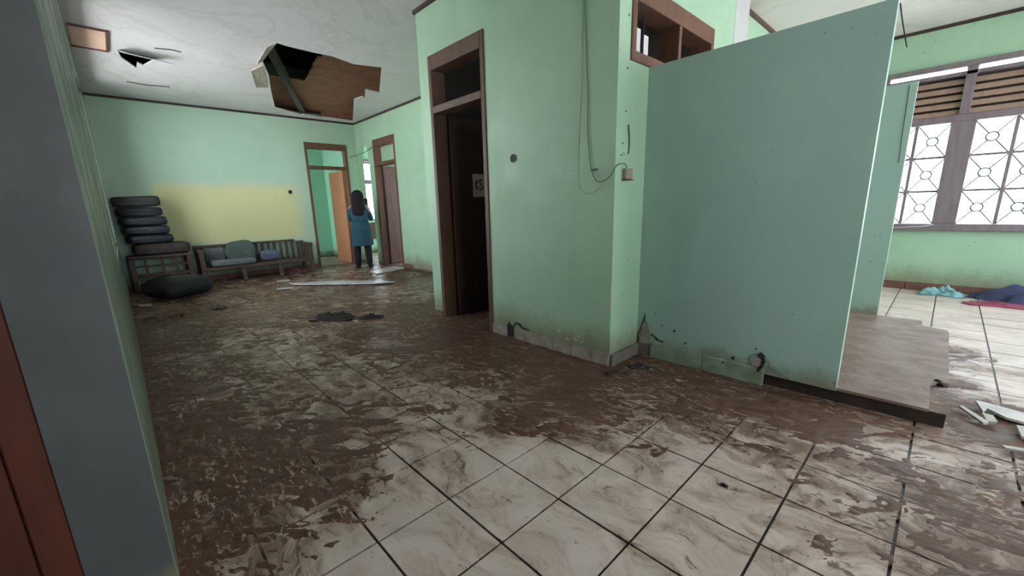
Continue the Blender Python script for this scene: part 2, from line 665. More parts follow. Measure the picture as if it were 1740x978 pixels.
MUD = np.array([(-1.22, 0.32, -0.6), (-1.13, 0.58, -1.0), (-1.02, 0.9, -1.0), (-0.89, 1.29, -0.9), (-1.15, 1.21, -0.9), (-1.42, 0.94, -0.5), (-1.82, 1.19, -0.2), (-1.65, 1.26, -0.2), (-1.48, 1.38, 0.9), (-1.22, 1.77, 0.9), (-0.84, 2.04, 0.5), (-0.84, 1.71, -0.1), (-0.54, 1.63, -0.7), (-0.56, 1.17, -0.8), (-0.28, 1.45, -0.5), (-0.11, 1.44, -0.2), (-0.0, 1.72, 0.0), (0.2, 1.93, 0.5), (0.28, 2.35, 0.4), (0.05, 2.45, -0.4), (0.19, 2.63, -0.3), (-0.18, 2.51, 0.5), (-0.53, 2.42, 0.4), (-0.33, 2.08, 0.1), (-0.2, 1.97, -0.1), (-0.85, 2.43, 0.9), (-1.46, 2.1, 1.0), (-1.95, 2.07, 0.8), (-2.38, 1.85, 0.8), (-1.67, 1.77, 0.3), (-2.83, 1.1, 0.0), (-3.44, 0.87, -0.1), (-3.98, 0.79, 0.0), (-2.74, 0.89, 0.0), (-2.43, 0.51, 0.1), (-2.32, 1.29, 0.1), (-2.07, 0.95, 0.2), (-2.0, 0.59, 0.4), (-2.81, 0.35, 0.3), (-3.68, 0.31, 0.3), (-4.61, 0.22, 0.5), (-3.49, 0.05, 0.9), (-2.42, 0.1, 1.0), (-2.0, 0.25, 1.0), (-1.75, 0.37, 0.9), (-1.66, 0.05, 0.9), (-1.57, 0.22, 0.5), (-1.57, 0.45, 0.3), (-1.7, 0.67, 0.1), (-1.56, 0.36, 0.4), (-1.41, 0.13, 0.1), (-1.52, -0.02, 0.6), (-5.35, 0.04, 0.6), (-5.18, 0.78, 0.4), (-4.68, 1.9, 0.3), (-6.05, 1.65, 0.4), (-4.71, 2.73, 0.2), (-3.56, 2.18, 0.9), (-3.5, 1.68, 0.5), (-6.5, 0.38, 0.4), (-7.87, 1.71, 0.4), (-6.27, 3.66, 0.6), (-7.18, 2.99, 0.1), (0.21, 4.22, 0.3), (0.38, 4.37, -1.5), (0.08, 5.9, -1.5), (0.44, 5.64, -1.2), (0.2, 3.04, 1.0), (0.27, 2.8, 1.0), (0.36, 3.04, 0.7), (0.34, 3.56, -1.2), (0.03, 2.6, 0.3), (0.18, 3.52, 0.6), (-0.6, 0.89, -0.9), (-0.29, 1.2, -0.5), (0.19, 1.7, 0.4), (-0.99, 0.49, -0.9), (-1.17, 0.31, -0.6), (-0.42, 2.53, 0.9), (-0.71, 2.51, 1.0), (-2.8, 2.06, 1.0), (-2.3, 2.1, 1.0), (-1.2, 1.52, 0.5)])


def mud_density(x, y):
    x = np.asarray(x, float)
    y = np.asarray(y, float)
    wx = x + 0.10 * fbm(x * 2.1, y * 2.1, 3)
    wy = y + 0.10 * fbm(x * 2.1 + 31, y * 2.1 + 7, 3)
    num = np.zeros_like(wx)
    den = np.zeros_like(wx)
    for px, py, v in MUD:
        w = 1.0 / ((wx - px) ** 2 + (wy - py) ** 2 + 0.006) ** 1.6
        num += w * v
        den += w
    return num / den


def mud_height(x, y):
    D = mud_density(x, y)
    a = (x + y) * 0.7071
    b = (y - x) * 0.7071
    wa = a + 0.12 * fbm(a * 2.5 + 5, b * 2.5, 3)
    wb = b + 0.10 * fbm(a * 2.5, b * 2.5 + 9, 3)
    h = 0.90 * D - 0.31 + 0.62 * fbm(wa * 2.4, wb * 5.0, 4, 0.6) + 0.75 * fbm(wa * 8 + 3, wb * 17, 4, 0.7)
    return D, h


# ------------------------------------------------------------------ SETTING: ground, floor, tiles, mud
MB().box(-40, 35, -35, 40, -0.32, -0.30).build('ground', 'ground_pale', kind='structure', label='pale bare ground outside the building')
floor = MB().box(-11.4, XR + 0.15, -2.3, YW + 0.1, -0.30, -0.008).build('floor', 'mud_bits', kind='structure', label='mud-covered tiled floor')

TS = 0.30
TX0, TY0 = 0.0285, 0.170
GAP = 0.0045
f_px, c_x, c_y = 692.26, 848.08, 506.63
Mn = np.array(M)


def project(x, y, z):
    q = Mn.T @ np.array([x, y, z - CH])
    if q[2] < 0.05:
        return None
    return c_x + f_px * q[0] / q[2], c_y + f_px * q[1] / q[2], q[2]


def on_floor(x, y):
    if y < YD:
        return y > YL or x > XN
    if x < XD0:
        return y < YB
    if x > XD1 and y < YP:
        return True
    return (x > 0.13 or (y > 4.45 and x > -1.5)) and y < YW


tiles = []
for i in range(-29, 8):
    for j in range(-8, 23):
        x0, y0 = TX0 + i * TS, TY0 + j * TS
        cx_, cy_ = x0 + TS / 2, y0 + TS / 2
        if not (on_floor(cx_, cy_) or on_floor(x0 + 0.02, y0 + 0.02) or on_floor(x0 + 0.28, y0 + 0.02) or on_floor(x0 + 0.02, y0 + 0.28) or on_floor(x0 + 0.28, y0 + 0.28)):
            continue
        pc = [project(*q, 0) for q in ((x0, y0), (x0 + TS, y0), (x0 + TS, y0 + TS), (x0, y0 + TS))]
        area = 0.0
        if all(pc):
            inside = any(-20 < p[0] < 1760 and -20 < p[1] < 1000 for p in pc)
            if inside:
                area = 0.5 * abs(sum(pc[k][0] * pc[(k + 1) % 4][1] - pc[(k + 1) % 4][0] * pc[k][1] for k in range(4)))
        # clip to the walls
        xa, xb, ya, yb = x0 + GAP, x0 + TS - GAP, y0 + GAP, y0 + TS - GAP
        if cx_ < XN - 0.1:
            ya = max(ya, YL + 0.002)
        if XD0 < cx_ < XD1 and cy_ < YP:
            yb = min(yb, YD - 0.002)
        xa = max(xa, XF + 0.002)
        if cx_ < XD0:
            yb = min(yb, YB - 0.002)
        yb = min(yb, YW - 0.002)
        if xb - xa < 0.03 or yb - ya < 0.03:
            continue
        tiles.append((area, xa, xb, ya, yb))
tiles.sort(key=lambda t: -t[0])

NT = 4


def tile_geom(xa, xb, ya, yb, ox, oy, jz):
    g = np.linspace(0, 1, NT + 1)
    X, Y = np.meshgrid(xa + (xb - xa) * g, ya + (yb - ya) * g, indexing='ij')
    vs = [(X[i, j] - ox, Y[i, j] - oy, jz) for i in range(NT + 1) for j in range(NT + 1)]
    fs = [(i * (NT + 1) + j, (i + 1) * (NT + 1) + j, (i + 1) * (NT + 1) + j + 1, i * (NT + 1) + j + 1) for i in range(NT) for j in range(NT)]
    att = list(mud_density(X.ravel(), Y.ravel()))
    o = len(vs)
    vs += [(xa - ox, ya - oy, -0.009), (xb - ox, ya - oy, -0.009), (xb - ox, yb - oy, -0.009), (xa - ox, yb - oy, -0.009)]
    att += [0.5] * 4
    n = NT + 1
    c = [0, NT * n, NT * n + NT, NT]
    side = [[i * n for i in range(n)], [NT * n + j for j in range(n)], [(NT - i) * n + NT for i in range(n)], [NT - j for j in range(n)]]
    for k in range(4):
        fs.append(tuple(side[k][::-1] + [o + k, o + (k + 1) % 4]))
    return vs, fs, att


def mesh_att(name, vs, fs, att, mat):
    me = bpy.data.meshes.new(name)
    me.from_pydata(vs, [], fs)
    a = me.attributes.new('mud', 'FLOAT', 'POINT')
    a.data.foreach_set('value', np.array(att, dtype=np.float32))
    me.materials.append(MATS[mat])
    return me


rt = random.Random(5)
for k, (ar, xa, xb, ya, yb) in enumerate(tiles[:300]):
    jz = rt.uniform(-0.0012, 0.0006)
    vs, fs, att = tile_geom(xa, xb, ya, yb, (xa + xb) / 2, (ya + yb) / 2, jz)
    o = bpy.data.objects.new('tile', mesh_att('tile', vs, fs, att, 'floor_tile'))
    COL.objects.link(o)
    o.parent = floor
    o.location = Vector(((xa + xb) / 2, (ya + yb) / 2, 0)) - Vector(floor.location)
V, F, A = [], [], []
for (ar, xa, xb, ya, yb) in tiles[300:]:
    vs, fs, att = tile_geom(xa, xb, ya, yb, 0, 0, rt.uniform(-0.0012, 0.0004))
    F += [tuple(i + len(V) for i in f) for f in fs]
    V += vs
    A += att
o = bpy.data.objects.new('far_tiles', mesh_att('far_tiles', V, F, A, 'floor_tile'))
COL.objects.link(o)
o.parent = floor
o.location = -Vector(floor.location)
o['kind'] = 'stuff'


def mud_sheet():
    V, F = [], []
    patches = [(-4.6, -1.457, YL, YD, 0.011), (-1.457, 1.1, YL, YP + 0.01, 0.011), (XF, -4.6, YL, YB, 0.025), (-4.6, XD0, YD, YB, 0.03), (0.13, 1.9, YP + 0.01, YW, 0.022), (-1.5, 0.13, 4.86, YW, 0.03), (XD0 + 0.13, XD1 - 0.13, YD, 3.8, 0.05)]
    for n_, (x0, x1, y0, y1, st) in enumerate(patches):
        nx = int((x1 - x0) / st) + 1
        ny = int((y1 - y0) / st) + 1
        X, Y = np.meshgrid(np.linspace(x0, x1, nx), np.linspace(y0, y1, ny), indexing='ij')
        if n_ == 6:
            Hh = np.full(X.shape, 0.8) + 0.5 * fbm(X * 3, Y * 3, 3)
        else:
            D, Hh = mud_height(X, Y)
        Z = np.where(Hh > 0, 0.0035 * np.tanh(Hh * 1.3) + 0.0028 * np.maximum(Hh, 0) ** 1.5, 0.010 * Hh)
        Z = np.minimum(Z, 0.02)
        Z = np.maximum(Z, -0.0075) + 0.0004
        keep = np.zeros((nx, ny), int) - 1
        zz = np.maximum(np.maximum(Z[:-1, :-1], Z[1:, :-1]), np.maximum(Z[:-1, 1:], Z[1:, 1:]))
        I, J = np.nonzero(zz > -0.0016)
        used = np.zeros((nx, ny), bool)
        for a, b in ((0, 0), (1, 0), (1, 1), (0, 1)):
            used[I + a, J + b] = True
        o = len(V)
        keep[used] = np.arange(used.sum()) + o
        V += list(zip(X[used].tolist(), Y[used].tolist(), Z[used].tolist()))
        F += list(zip(keep[I, J].tolist(), keep[I + 1, J].tolist(), keep[I + 1, J + 1].tolist(), keep[I, J + 1].tolist()))
    me = bpy.data.meshes.new('mud')
    me.from_pydata(V, [], F)
    me.polygons.foreach_set('use_smooth', [True] * len(me.polygons))
    me.materials.append(MATS['wet_mud'])
    ob = bpy.data.objects.new('mud', me)
    COL.objects.link(ob)
    tag(ob, 'wet brown flood mud smeared over the floor tiles', 'mud', kind='stuff')


mud_sheet()

# plain floors of the rooms behind the doors
MB().box(-10.6, XF - 0.001, YL, YB, -0.008, -0.001).build('floor_far_room', 'floor_tile', kind='structure', label='muddy floor of the room behind the far doorway')
MB().box(-10.6, -8.05, YB + 0.001, 6.4, -0.008, -0.001).build('floor_corridor', 'floor_tile', kind='structure', label='bright floor of the corridor behind the arch')
MB().box(-7.93, -1.7, YB + 0.001, 6.4, -0.008, -0.001).build('floor_back_room', 'floor_tile', kind='structure', label='floor of the room behind the plum door')

# ------------------------------------------------------------------ SETTING: walls
T = 0.13
# left wall (daylight windows look out of it)
LW = [(-7.75, -4.9), (-4.3, -3.6)]
holes = [rect(a, b, 0.75, 2.72) for a, b in LW] + [rect(-10.5, -8.95, 0.4, 2.6)]
wall('wall_left', rect(-11.3, XN, -0.01, ZT), holes, fnY, YL - 0.168, YL, 'green_dull', 'green painted wall seen edge-on behind the grey wall end')
MB().box(XN - 0.001, XN + 0.006, YL - 0.168, YL - 0.004, 0, ZT).build('trim_1', 'grey_plaster_shaded', kind='structure', label='grey plastered wall end nearest the camera, shade painted in')
# far wall with door opening
wall('wall_far', rect(YL, YB, -0.01, ZT), [rect(2.93, 3.75, 0.0, 2.44)], fnX, XF - T, XF, 'green_paint_far', 'pale green far wall with a faded yellow painted field')
# back wall with arch and door opening
arch = [(-8.675, 0.0), (-8.135, 0.0), (-8.135, 2.08)]
for k in range(1, 12):
    t = math.pi * k / 12
    arch.append((-8.405 + 0.27 * math.cos(t), 2.08 + 0.40 * math.sin(t)))
arch.append((-8.675, 2.08))
wall('wall_back', rect(XF, XD0, -0.01, ZT), [arch, rect(-7.90, -7.06, 0.0, 2.45)], fnY, YB, YB + T, 'green_paint', 'pale green back wall with arched opening and plum door')
# wall with the dark door
wall('wall_door', rect(XD0, XD1, -0.01, ZT), [rect(-3.43, -2.655, 0.0, 2.455)], fnY, YD, YD + T, 'green_paint', 'green wall with the dark open door')
wall('wall_side', rect(YD + T, YB + T, -0.01, ZT), [], fnX, XD0, XD0 + 0.09, 'green_paint', 'green side wall of the dark room')
wall('wall_shade_lining', rect(YD + T, 3.9, -0.01, ZC), [], fnX, XD0 + 0.091, XD0 + T, 'roof_dark', 'added dark lining painting the shade of the unlit room')  # near-black sheet added over the green wall to paint the room's shade
# return wall with the high vent window, grey column, window room side wall
wall('wall_return', rect(YD + T, 4.108, -0.01, ZT), [rect(2.475, 3.695, 1.955, 2.405)], fnX, XD1 - T, XD1, 'green_paint', 'green return wall carrying the high wooden vent window')
MB().box(XD1 - 0.30, XD1 + 0.004, 4.108, 4.448, -0.01, ZT, 0.012).build('wall_column', 'ceiling_grey_pillar', kind='structure', label='pale grey column rising above the partition')
wall('wall_inner', rect(4.448, YW, -0.01, ZT), [], fnX, -1.55 - T, -1.55, 'green_paint', 'bright green side wall of the window room')
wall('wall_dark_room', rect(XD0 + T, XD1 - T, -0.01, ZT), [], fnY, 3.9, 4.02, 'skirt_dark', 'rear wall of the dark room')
# window wall
WX0, WX1 = -0.711, 1.40
wall('wall_window', rect(-1.68, XR, -0.01, ZT), [rect(WX0, WX1, 0.705, 2.42)], fnY, YW, YW + 0.15, 'green_paint', 'bright green wall under the big window')
# right wall, outside the picture; both its windows are added for fill light
wall('wall_right', rect(-2.2, YW + 0.15, -0.01, ZT), [rect(3.1, 6.5, 0.5, 2.5), rect(0.3, 2.3, 0.7, 2.4)], fnX, XR, XR + 0.15, 'green_paint', 'green right-hand wall')
wall('wall_rear', rect(-1.7, XR + 0.15, -0.01, ZT), [], fnY, -2.35, -2.2, 'green_paint', 'green wall behind the camera')
wall('wall_entry', rect(-2.2, YL - 0.17, -0.01, ZT), [], fnX, XN - 0.16, XN - 0.02, 'grey_plaster_shaded', 'grey wall beside the entrance')
# rooms beyond the doors
wall('wall_far_room', rect(YL, 6.5, -0.01, ZT), [rect(4.93, 5.95, 0.84, 2.36)], fnX, -10.75, -10.6, 'green_paint_fresh', 'fresh green wall of the room behind the far door')
wall('wall_far_room_side', rect(-10.6, XF - T, -0.01, ZT), [], fnY, YB, YB + T, 'green_paint_fresh', 'wall between far room and corridor')
wall('wall_corridor', rect(YB + T, 6.4, -0.01, ZT), [], fnX, -8.05, -7.93, 'green_paint', 'wall between corridor and plum-door room')
wall('wall_outer', rect(-10.75, -1.68, -0.01, ZT), [rect(-6.9, -4.6, 0.8, 2.3), rect(-10.2, -8.6, 0.8, 2.3)], fnY, 6.4, 6.55, 'green_paint_fresh', 'outer wall of the rooms behind')

# ceilings
HOLE = [(-5.83, 1.611), (-5.135, 1.588), (-5.163, 1.674), (-5.181, 1.957), (-5.174, 2.2), (-5.278, 2.497), (-5.183, 2.824), (-6.261, 3.336), (-6.223, 3.091), (-6.657, 3.283), (-6.62, 3.23), (-6.864, 3.194), (-8.465, 3.864), (-8.416, 3.256), (-8.46, 3.25), (-8.379, 2.879), (-8.43, 2.86), (-8.125, 2.341), (-7.2, 2.05), (-6.326, 1.801)]
HOLE2 = [(-6.35, 0.325), (-6.436, 0.666), (-6.80, 0.56), (-6.70, 0.50), (-6.967, 0.501), (-6.62, 0.36)]
HATCH = rect(-6.42, -5.80, -0.02, 0.235)
cl = MB()
cl.prism([(-11.3, YL - 0.1), (XN, YL - 0.1), (XN, -2.2), (XR, -2.2), (XR, YP - 0.02), (XD1 - 0.1, YP - 0.02), (XD1 - 0.1, 6.5), (-11.3, 6.5)], [HOLE, HOLE2, HATCH], fnZ, ZC, ZC + 0.014)
ceil = cl.build('ceiling', 'ceiling_board', kind='structure', label='stained sagging white ceiling boards with a broken hole')
MB().prism(rect(XD1 - 0.3, XR, YP - 0.02, YW + 0.02), [], fnZ, ZR, ZC + 0.02).build('ceiling_window_room', 'ceiling_board_pink', kind='structure', label='white ceiling of the window room')
roof = MB().prism(rect(-11.4, XR + 0.4, -2.6, YW + 0.5), [], fnZ, ZT, ZT + 0.08).build('roof', 'roof_dark', kind='structure', label='dark roof deck above the broken ceiling')
# roof boards seen through the hole: real boards, one by one
rb = random.Random(11)
for k in range(14):
    x1 = -5.0 - 0.27 * k
    x0 = x1 - 0.262
    za, zb = 3.60 - 0.045 * k, 3.60 - 0.045 * (k + 1)
    ya = 2.62 + rb.uniform(-0.05, 0.05) if k < 9 else 1.2
    m = MB()
    m.add([(x0, ya, zb), (x1, ya, za), (x1, YB, za), (x0, YB, zb), (x0, ya, zb + 0.02), (x1, ya, za + 0.02), (x1, YB, za + 0.02), (x0, YB, zb + 0.02)],
          [(0, 1, 2, 3), (4, 7, 6, 5), (0, 4, 5, 1), (1, 5, 6, 2), (2, 6, 7, 3), (3, 7, 4, 0)])
    m.build('roof_board', 'plywood', roof)
for a, b in (((-6.3, 1.75, 3.42), (-8.55, 2.95, 2.98)), ((-5.5, 1.3, 3.55), (-8.6, 1.9, 3.02))):
    d = Vector(b) - Vector(a)
    s_ = Vector((-d.y, d.x, 0)).normalized() * 0.045
    m = MB()
    u = Vector((0, 0, 0.06))
    A_, B_ = Vector(a), Vector(b)
    m.add([A_ - s_ - u, A_ + s_ - u, A_ + s_ + u, A_ - s_ + u, B_ - s_ - u, B_ + s_ - u, B_ + s_ + u, B_ - s_ + u],
          [(0, 1, 2, 3), (7, 6, 5, 4), (0, 4, 5, 1), (1, 5, 6, 2), (2, 6, 7, 3), (3, 7, 4, 0)])
    m.build('rafter', 'rafter', roof)
# boards standing around the hole's far corner
for y0, y1, z1 in ((3.27, 3.60, 3.32), (3.605, 3.93, 3.30)):
    MB().box(-8.56, -8.53, y0, y1, ZC + 0.016, z1).build('fascia_board', 'plywood', roof)
for k in range(5):
    x1 = -5.2 - 0.66 * k
    MB().box(x1 - 0.65, x1, 3.92, 3.945, ZC + 0.016, 3.5 - 0.08 * k).build('fascia_board', 'plywood', roof)
MB().box(-5.85, -5.12, 1.555, 1.575, ZC + 0.016, 3.12).build('fascia_board', 'plywood', roof)
# torn ceiling edges hanging a little
fl_ = MB()
fl_.add([(-5.83, 1.60, ZC), (-5.12, 1.58, ZC), (-5.2, 1.50, ZC - 0.035), (-5.78, 1.53, ZC - 0.05), (-5.83, 1.60, ZC - 0.008), (-5.12, 1.58, ZC - 0.008), (-5.2, 1.50, ZC - 0.043), (-5.78, 1.53, ZC - 0.058)],
        [(0, 1, 2, 3), (7, 6, 5, 4), (0, 4, 5, 1), (1, 5, 6, 2), (2, 6, 7, 3), (3, 7, 4, 0)])
fl_.build('torn_flap', 'torn_cream', ceil)
fl_ = MB()
fl_.add([(-5.95, 1.64, ZC), (-6.9, 1.93, ZC), (-6.8, 1.75, ZC - 0.05), (-6.15, 1.55, ZC - 0.03), (-5.95, 1.64, ZC - 0.008), (-6.9, 1.93, ZC - 0.008), (-6.8, 1.75, ZC - 0.058), (-6.15, 1.55, ZC - 0.038)],
        [(0, 1, 2, 3), (7, 6, 5, 4), (0, 4, 5, 1), (1, 5, 6, 2), (2, 6, 7, 3), (3, 7, 4, 0)])
fl_.build('torn_flap', 'torn_cream', ceil)
fl_ = MB()
fl_.add([(-6.35, 0.33, ZC), (-6.43, 0.66, ZC), (-6.28, 0.80, ZC - 0.07), (-6.18, 0.36, ZC - 0.06), (-6.35, 0.33, ZC - 0.008), (-6.43, 0.66, ZC - 0.008), (-6.28, 0.80, ZC - 0.078), (-6.18, 0.36, ZC - 0.068)],
        [(0, 1, 2, 3), (7, 6, 5, 4), (0, 4, 5, 1), (1, 5, 6, 2), (2, 6, 7, 3), (3, 7, 4, 0)])
fl_.build('torn_flap', 'ceiling_board', ceil)
MB().tube([(-7.676, 0.42, ZC - 0.002), (-7.72, 0.62, ZC - 0.003), (-7.65, 0.87, ZC - 0.002)], 0.007, 6).build('crack', 'gouge', ceil)
MB().tube([(-6.05, 0.62, ZC - 0.002), (-6.0, 0.75, ZC - 0.003), (-6.02, 0.85, ZC - 0.002)], 0.006, 6).build('crack', 'gouge', ceil)
# hatch: sunlight put into its board's peach colour, with a dark rim
MB().box(-6.42, -5.80, -0.02, 0.235, ZC - 0.006, ZC + 0.016).build('hatch_sunlit_panel', 'plywood_peach_sunlit', ceil)
hr = MB()
hr.box(-6.45, -6.42, -0.03, 0.26, ZC - 0.015, ZC + 0.03).box(-5.80, -5.77, -0.03, 0.26, ZC - 0.015, ZC + 0.03).box(-6.42, -5.80, 0.235, 0.26, ZC - 0.015, ZC + 0.03)
hr.build('hatch_frame', 'frame_brown', ceil)

# dark timber trim under the ceilings
for k, (x0, x1, y0, y1, z1) in enumerate(((XF, XF + 0.02, YL, YB, ZC), (XF, XD0, YB - 0.02, YB, ZC), (XD0 - 0.02, XD1, YD - 0.02, YD, ZC), (XD0 - 0.02, XD0, YD, YB, ZC), (-1.55, XR, YW - 0.02, YW, ZR), (-1.55, -1.525, 4.45, YW, ZR))):
    MB().box(x0, x1, y0, y1, z1 - 0.032, z1).build('trim_%d' % (k + 2), 'trim_dark' if k < 5 else 'frame_warm', kind='structure', label=('dark timber strip under the ceiling ' + ('along the far wall', 'along the back wall', 'above the dark door', 'on the corner side wall', 'above the big window', 'above the inner side wall')[k]))

# partition and booth
part = MB().box(XD1, -0.285, YP, YP + 0.05, 0.074, 1.955).build('wall_partition', 'green_paint_board', kind='structure', label='grey-green low partition wall with a free upper edge')
stub = MB().box(XD1, -0.304, 4.72, 4.77, 0.085, 1.95).build('wall_booth', 'green_paint_board', kind='structure', label='second grey-green partition behind the raised step')
MB().tube([(-0.352, 4.715, 1.93), (-0.345, 4.712, 1.6), (-0.338, 4.714, 1.35)], 0.0025).build('crack', 'black', stub)
base = MB().prism([(XD1, 2.722), (0.125, 2.75), (0.125, 4.5), (-0.03, 4.55), (-0.03, 4.719), (XD1, 4.719)], [], fnZ, 0, 0.068)
step = thing('raised_step', (-0.6, 3.7, 0), 'raised muddy tiled step at the end of the grey-green partition', 'step')
base.build('step_base', 'mud_bits', step)
TOP = [(XD1, 2.71), (0.066, 2.735), (0.06, 3.12), (0.085, 3.18), (0.13, 3.20), (0.118, 4.49), (-0.02, 4.545), (-0.03, 4.719), (XD1, 4.719)]


def step_top_mat():
    m, n, b = new_mat('step_top')
    g = NG(n)
    p = g.pos()
    n1 = g.noise(g.mapping(p, (2.2, 3.2, 1), (0, 0, 0.4)), 2.6, 9, 0.7, 0.4)
    c = g.mix(g.rng(n1, 0.35, 0.65), (0.165, 0.105, 0.08), (0.25, 0.18, 0.15))
    c = g.mix(g.rng(g.noise(p, 6, 7, 0.7), 0.55, 0.7, 0, 0.7), c, (0.38, 0.35, 0.33))
    c = g.mix(g.rng(g.noise(p, 3, 7, 0.7), 0.55, 0.72, 0, 0.8), c, (0.15, 0.10, 0.075))
    g.link(c, b.inputs['Base Color'])
    b.inputs['Roughness'].default_value = 0.6
    b.inputs['Specular IOR Level'].default_value = 0.25
    g.bump(n1, b, 0.3, 0.006)
    MATS['step_top'] = m


step_top_mat()
MB().prism(TOP, [], fnZ, 0.070, 0.085).build('step_slab', 'step_top', step)
MB().prism([(0.068, 2.75), (0.125, 2.757), (0.125, 3.17), (0.068, 3.12)], [], fnZ, 0.066, 0.0705).build('broken_corner', 'wet_mud', step)

# ------------------------------------------------------------------ baseboards
bb = thing('baseboard_door', (-2.05, YD, 0), kind='structure', label='grey tile skirting with cracked joints under the green wall')
xs = [-2.655, -2.47, -2.385, -2.26, -1.96, -1.78, -1.60, -1.457]
for k in range(len(xs) - 1):
    if k == 1:
        continue
    MB().box(xs[k] + 0.002, xs[k + 1] - 0.003, YD - 0.012, YD - 0.0005, 0, 0.088 - 0.003 * (k % 3), 0.002).build('skirting_tile', 'skirt_tile', bb)
MB().prism([(-2.475, 0.0), (-2.385, 0.0), (-2.38, 0.07), (-2.40, 0.105), (-2.43, 0.115), (-2.45, 0.14), (-2.475, 0.10)], [], fnY, YD - 0.003, YD).build('broken_hole', 'gouge', bb)
MB().box(XD0, -3.44, YD - 0.012, YD - 0.0005, 0, 0.06, 0.002).build('skirting_tile', 'skirt_brick', bb)
bb = thing('baseboard_return', (XD1, 2.52, 0), kind='structure', label='dark grey loose skirting tile in the corner')
MB().box(XD1 + 0.0005, XD1 + 0.022, YD + 0.004, YP - 0.012, 0, 0.085, 0.003).build('skirting_tile', 'skirt_dark', bb)
bb = thing('baseboard_partition', (-1.0, YP, 0), kind='structure', label='green painted skirting under the partition, broken at the right')
xs = [-1.345, -0.98, -0.62]
for k in range(2):
    MB().box(xs[k] + 0.002, xs[k + 1] - 0.002, YP - 0.016, YP - 0.0005, 0, 0.112 - 0.006 * k, 0.003).build('skirting_tile', 'skirt_green', bb)
MB().box(-1.455, -1.347, YP - 0.010, YP - 0.0005, 0, 0.08, 0.003).build('skirting_tile', 'skirt_dark', bb)
bb = thing('baseboard_back', (-6.5, YB, 0), kind='structure', label='broken skirting along the pale green back wall')
MB().box(-7.05, -6.72, YB - 0.014, YB - 0.0005, 0, 0.09, 0.003).build('skirting_tile', 'skirt_brick', bb)
for k in range(10):
    MB().box(-6.715 + 0.31 * k, -6.41 + 0.31 * k, YB - 0.012, YB - 0.0005, 0, 0.075, 0.003).build('skirting_tile', 'pale_plaster', bb)
bb = thing('baseboard_window', (0.4, YW, 0), kind='structure', label='brown muddy skirting below the window')
for k in range(12):
    MB().box(-1.52 + 0.32 * k, -1.205 + 0.32 * k, YW - 0.014, YW - 0.0005, 0, 0.085, 0.003).build('skirting_tile', 'skirt_brick', bb)
bb = thing('baseboard_far', (XF, 1.5, 0), kind='structure', label='brown skirting along the far wall')
for k in range(9):
    MB().box(XF + 0.0005, XF + 0.012, 0.02 + 0.32 * k, 0.335 + 0.32 * k, 0, 0.08, 0.002).build('skirting_tile', 'skirt_brick', bb)


# plaster damage at the foot of the walls (chips and gouges)
_cr = random.Random(31)


def chip(parent, pts, fn, t0, t1, mat):
    out = []
    for i in range(len(pts)):
        a, b = pts[i], pts[(i + 1) % len(pts)]
        L_ = math.hypot(b[0] - a[0], b[1] - a[1])
        out.append(a)
        for k in range(1, 3):
            j = 0.10 * L_
            out.append((a[0] + (b[0] - a[0]) * k / 3 + _cr.uniform(-j, j), a[1] + (b[1] - a[1]) * k / 3 + _cr.uniform(-j, j)))
    pts = out
    MB().prism(pts, [], fn, t0, t1).build('plaster_chip', mat, parent)


wd = bpy.data.objects['wall_door']
chip(part, [(-1.44, 0.09), (-1.36, 0.09), (-1.345, 0.15), (-1.375, 0.24), (-1.395, 0.28), (-1.415, 0.23), (-1.44, 0.15)], fnY, YP - 0.004, YP, 'skirt_tile')
chip(part, [(-1.448, 0.09), (-1.440, 0.09), (-1.434, 0.17), (-1.408, 0.25), (-1.396, 0.30), (-1.398, 0.32), (-1.405, 0.29), (-1.420, 0.24), (-1.443, 0.17)], fnY, YP - 0.0055, YP, 'gouge')
chip(part, [(-1.345, 0.16), (-1.33, 0.165), (-1.30, 0.135), (-1.25, 0.13), (-1.25, 0.134), (-1.29, 0.142), (-1.33, 0.172), (-1.345, 0.175)], fnY, YP - 0.005, YP, 'gouge')
chip(part, [(-0.66, 0.085), (-0.648, 0.082), (-0.632, 0.115), (-0.62, 0.15), (-0.628, 0.185), (-0.645, 0.205), (-0.66, 0.20), (-0.655, 0.18), (-0.638, 0.165), (-0.642, 0.13)], fnY, YP - 0.0175, YP, 'gouge')
chip(part, [(-0.69, 0.12), (-0.642, 0.115), (-0.64, 0.16), (-0.67, 0.185), (-0.70, 0.16)], fnY, YP - 0.014, YP, 'skirt_tile')
chip(part, [(-0.60, 0.13), (-0.54, 0.09), (-0.48, 0.078), (-0.50, 0.095), (-0.56, 0.125), (-0.60, 0.16)], fnY, YP - 0.004, YP, 'skirt_green')
chip(wd, [(-2.39, 0.10), (-2.36, 0.135), (-2.33, 0.125), (-2.28, 0.10), (-2.22, 0.10), (-2.20, 0.115), (-2.22, 0.11), (-2.28, 0.115), (-2.33, 0.145), (-2.365, 0.145), (-2.39, 0.12)], fnY, YD - 0.004, YD, 'gouge')
for px, pz, s_ in ((-1.75, 0.135, 0.02), (-1.72, 0.16, 0.015), (-1.82, 0.12, 0.018), (-1.69, 0.125, 0.012), (-1.90, 0.17, 0.02)):
    chip(wd, [(px - s_, pz), (px, pz - 0.6 * s_), (px + s_, pz - 0.1 * s_), (px + 0.4 * s_, pz + 0.5 * s_)], fnY, YD - 0.003, YD, 'torn_cream')
for px, pz, s_ in ((-1.27, 0.25, 0.006), (-1.18, 0.23, 0.009), (-1.32, 0.33, 0.005), (-1.10, 0.16, 0.008), (-0.80, 0.13, 0.012), (-0.68, 0.22, 0.006), (-0.85, 0.09, 0.007)):
    chip(part, [(px - s_, pz), (px, pz - 1.2 * s_), (px + s_, pz), (px + 0.3 * s_, pz + s_)], fnY, YP - 0.018 if pz < 0.11 else YP - 0.003, YP, 'black')
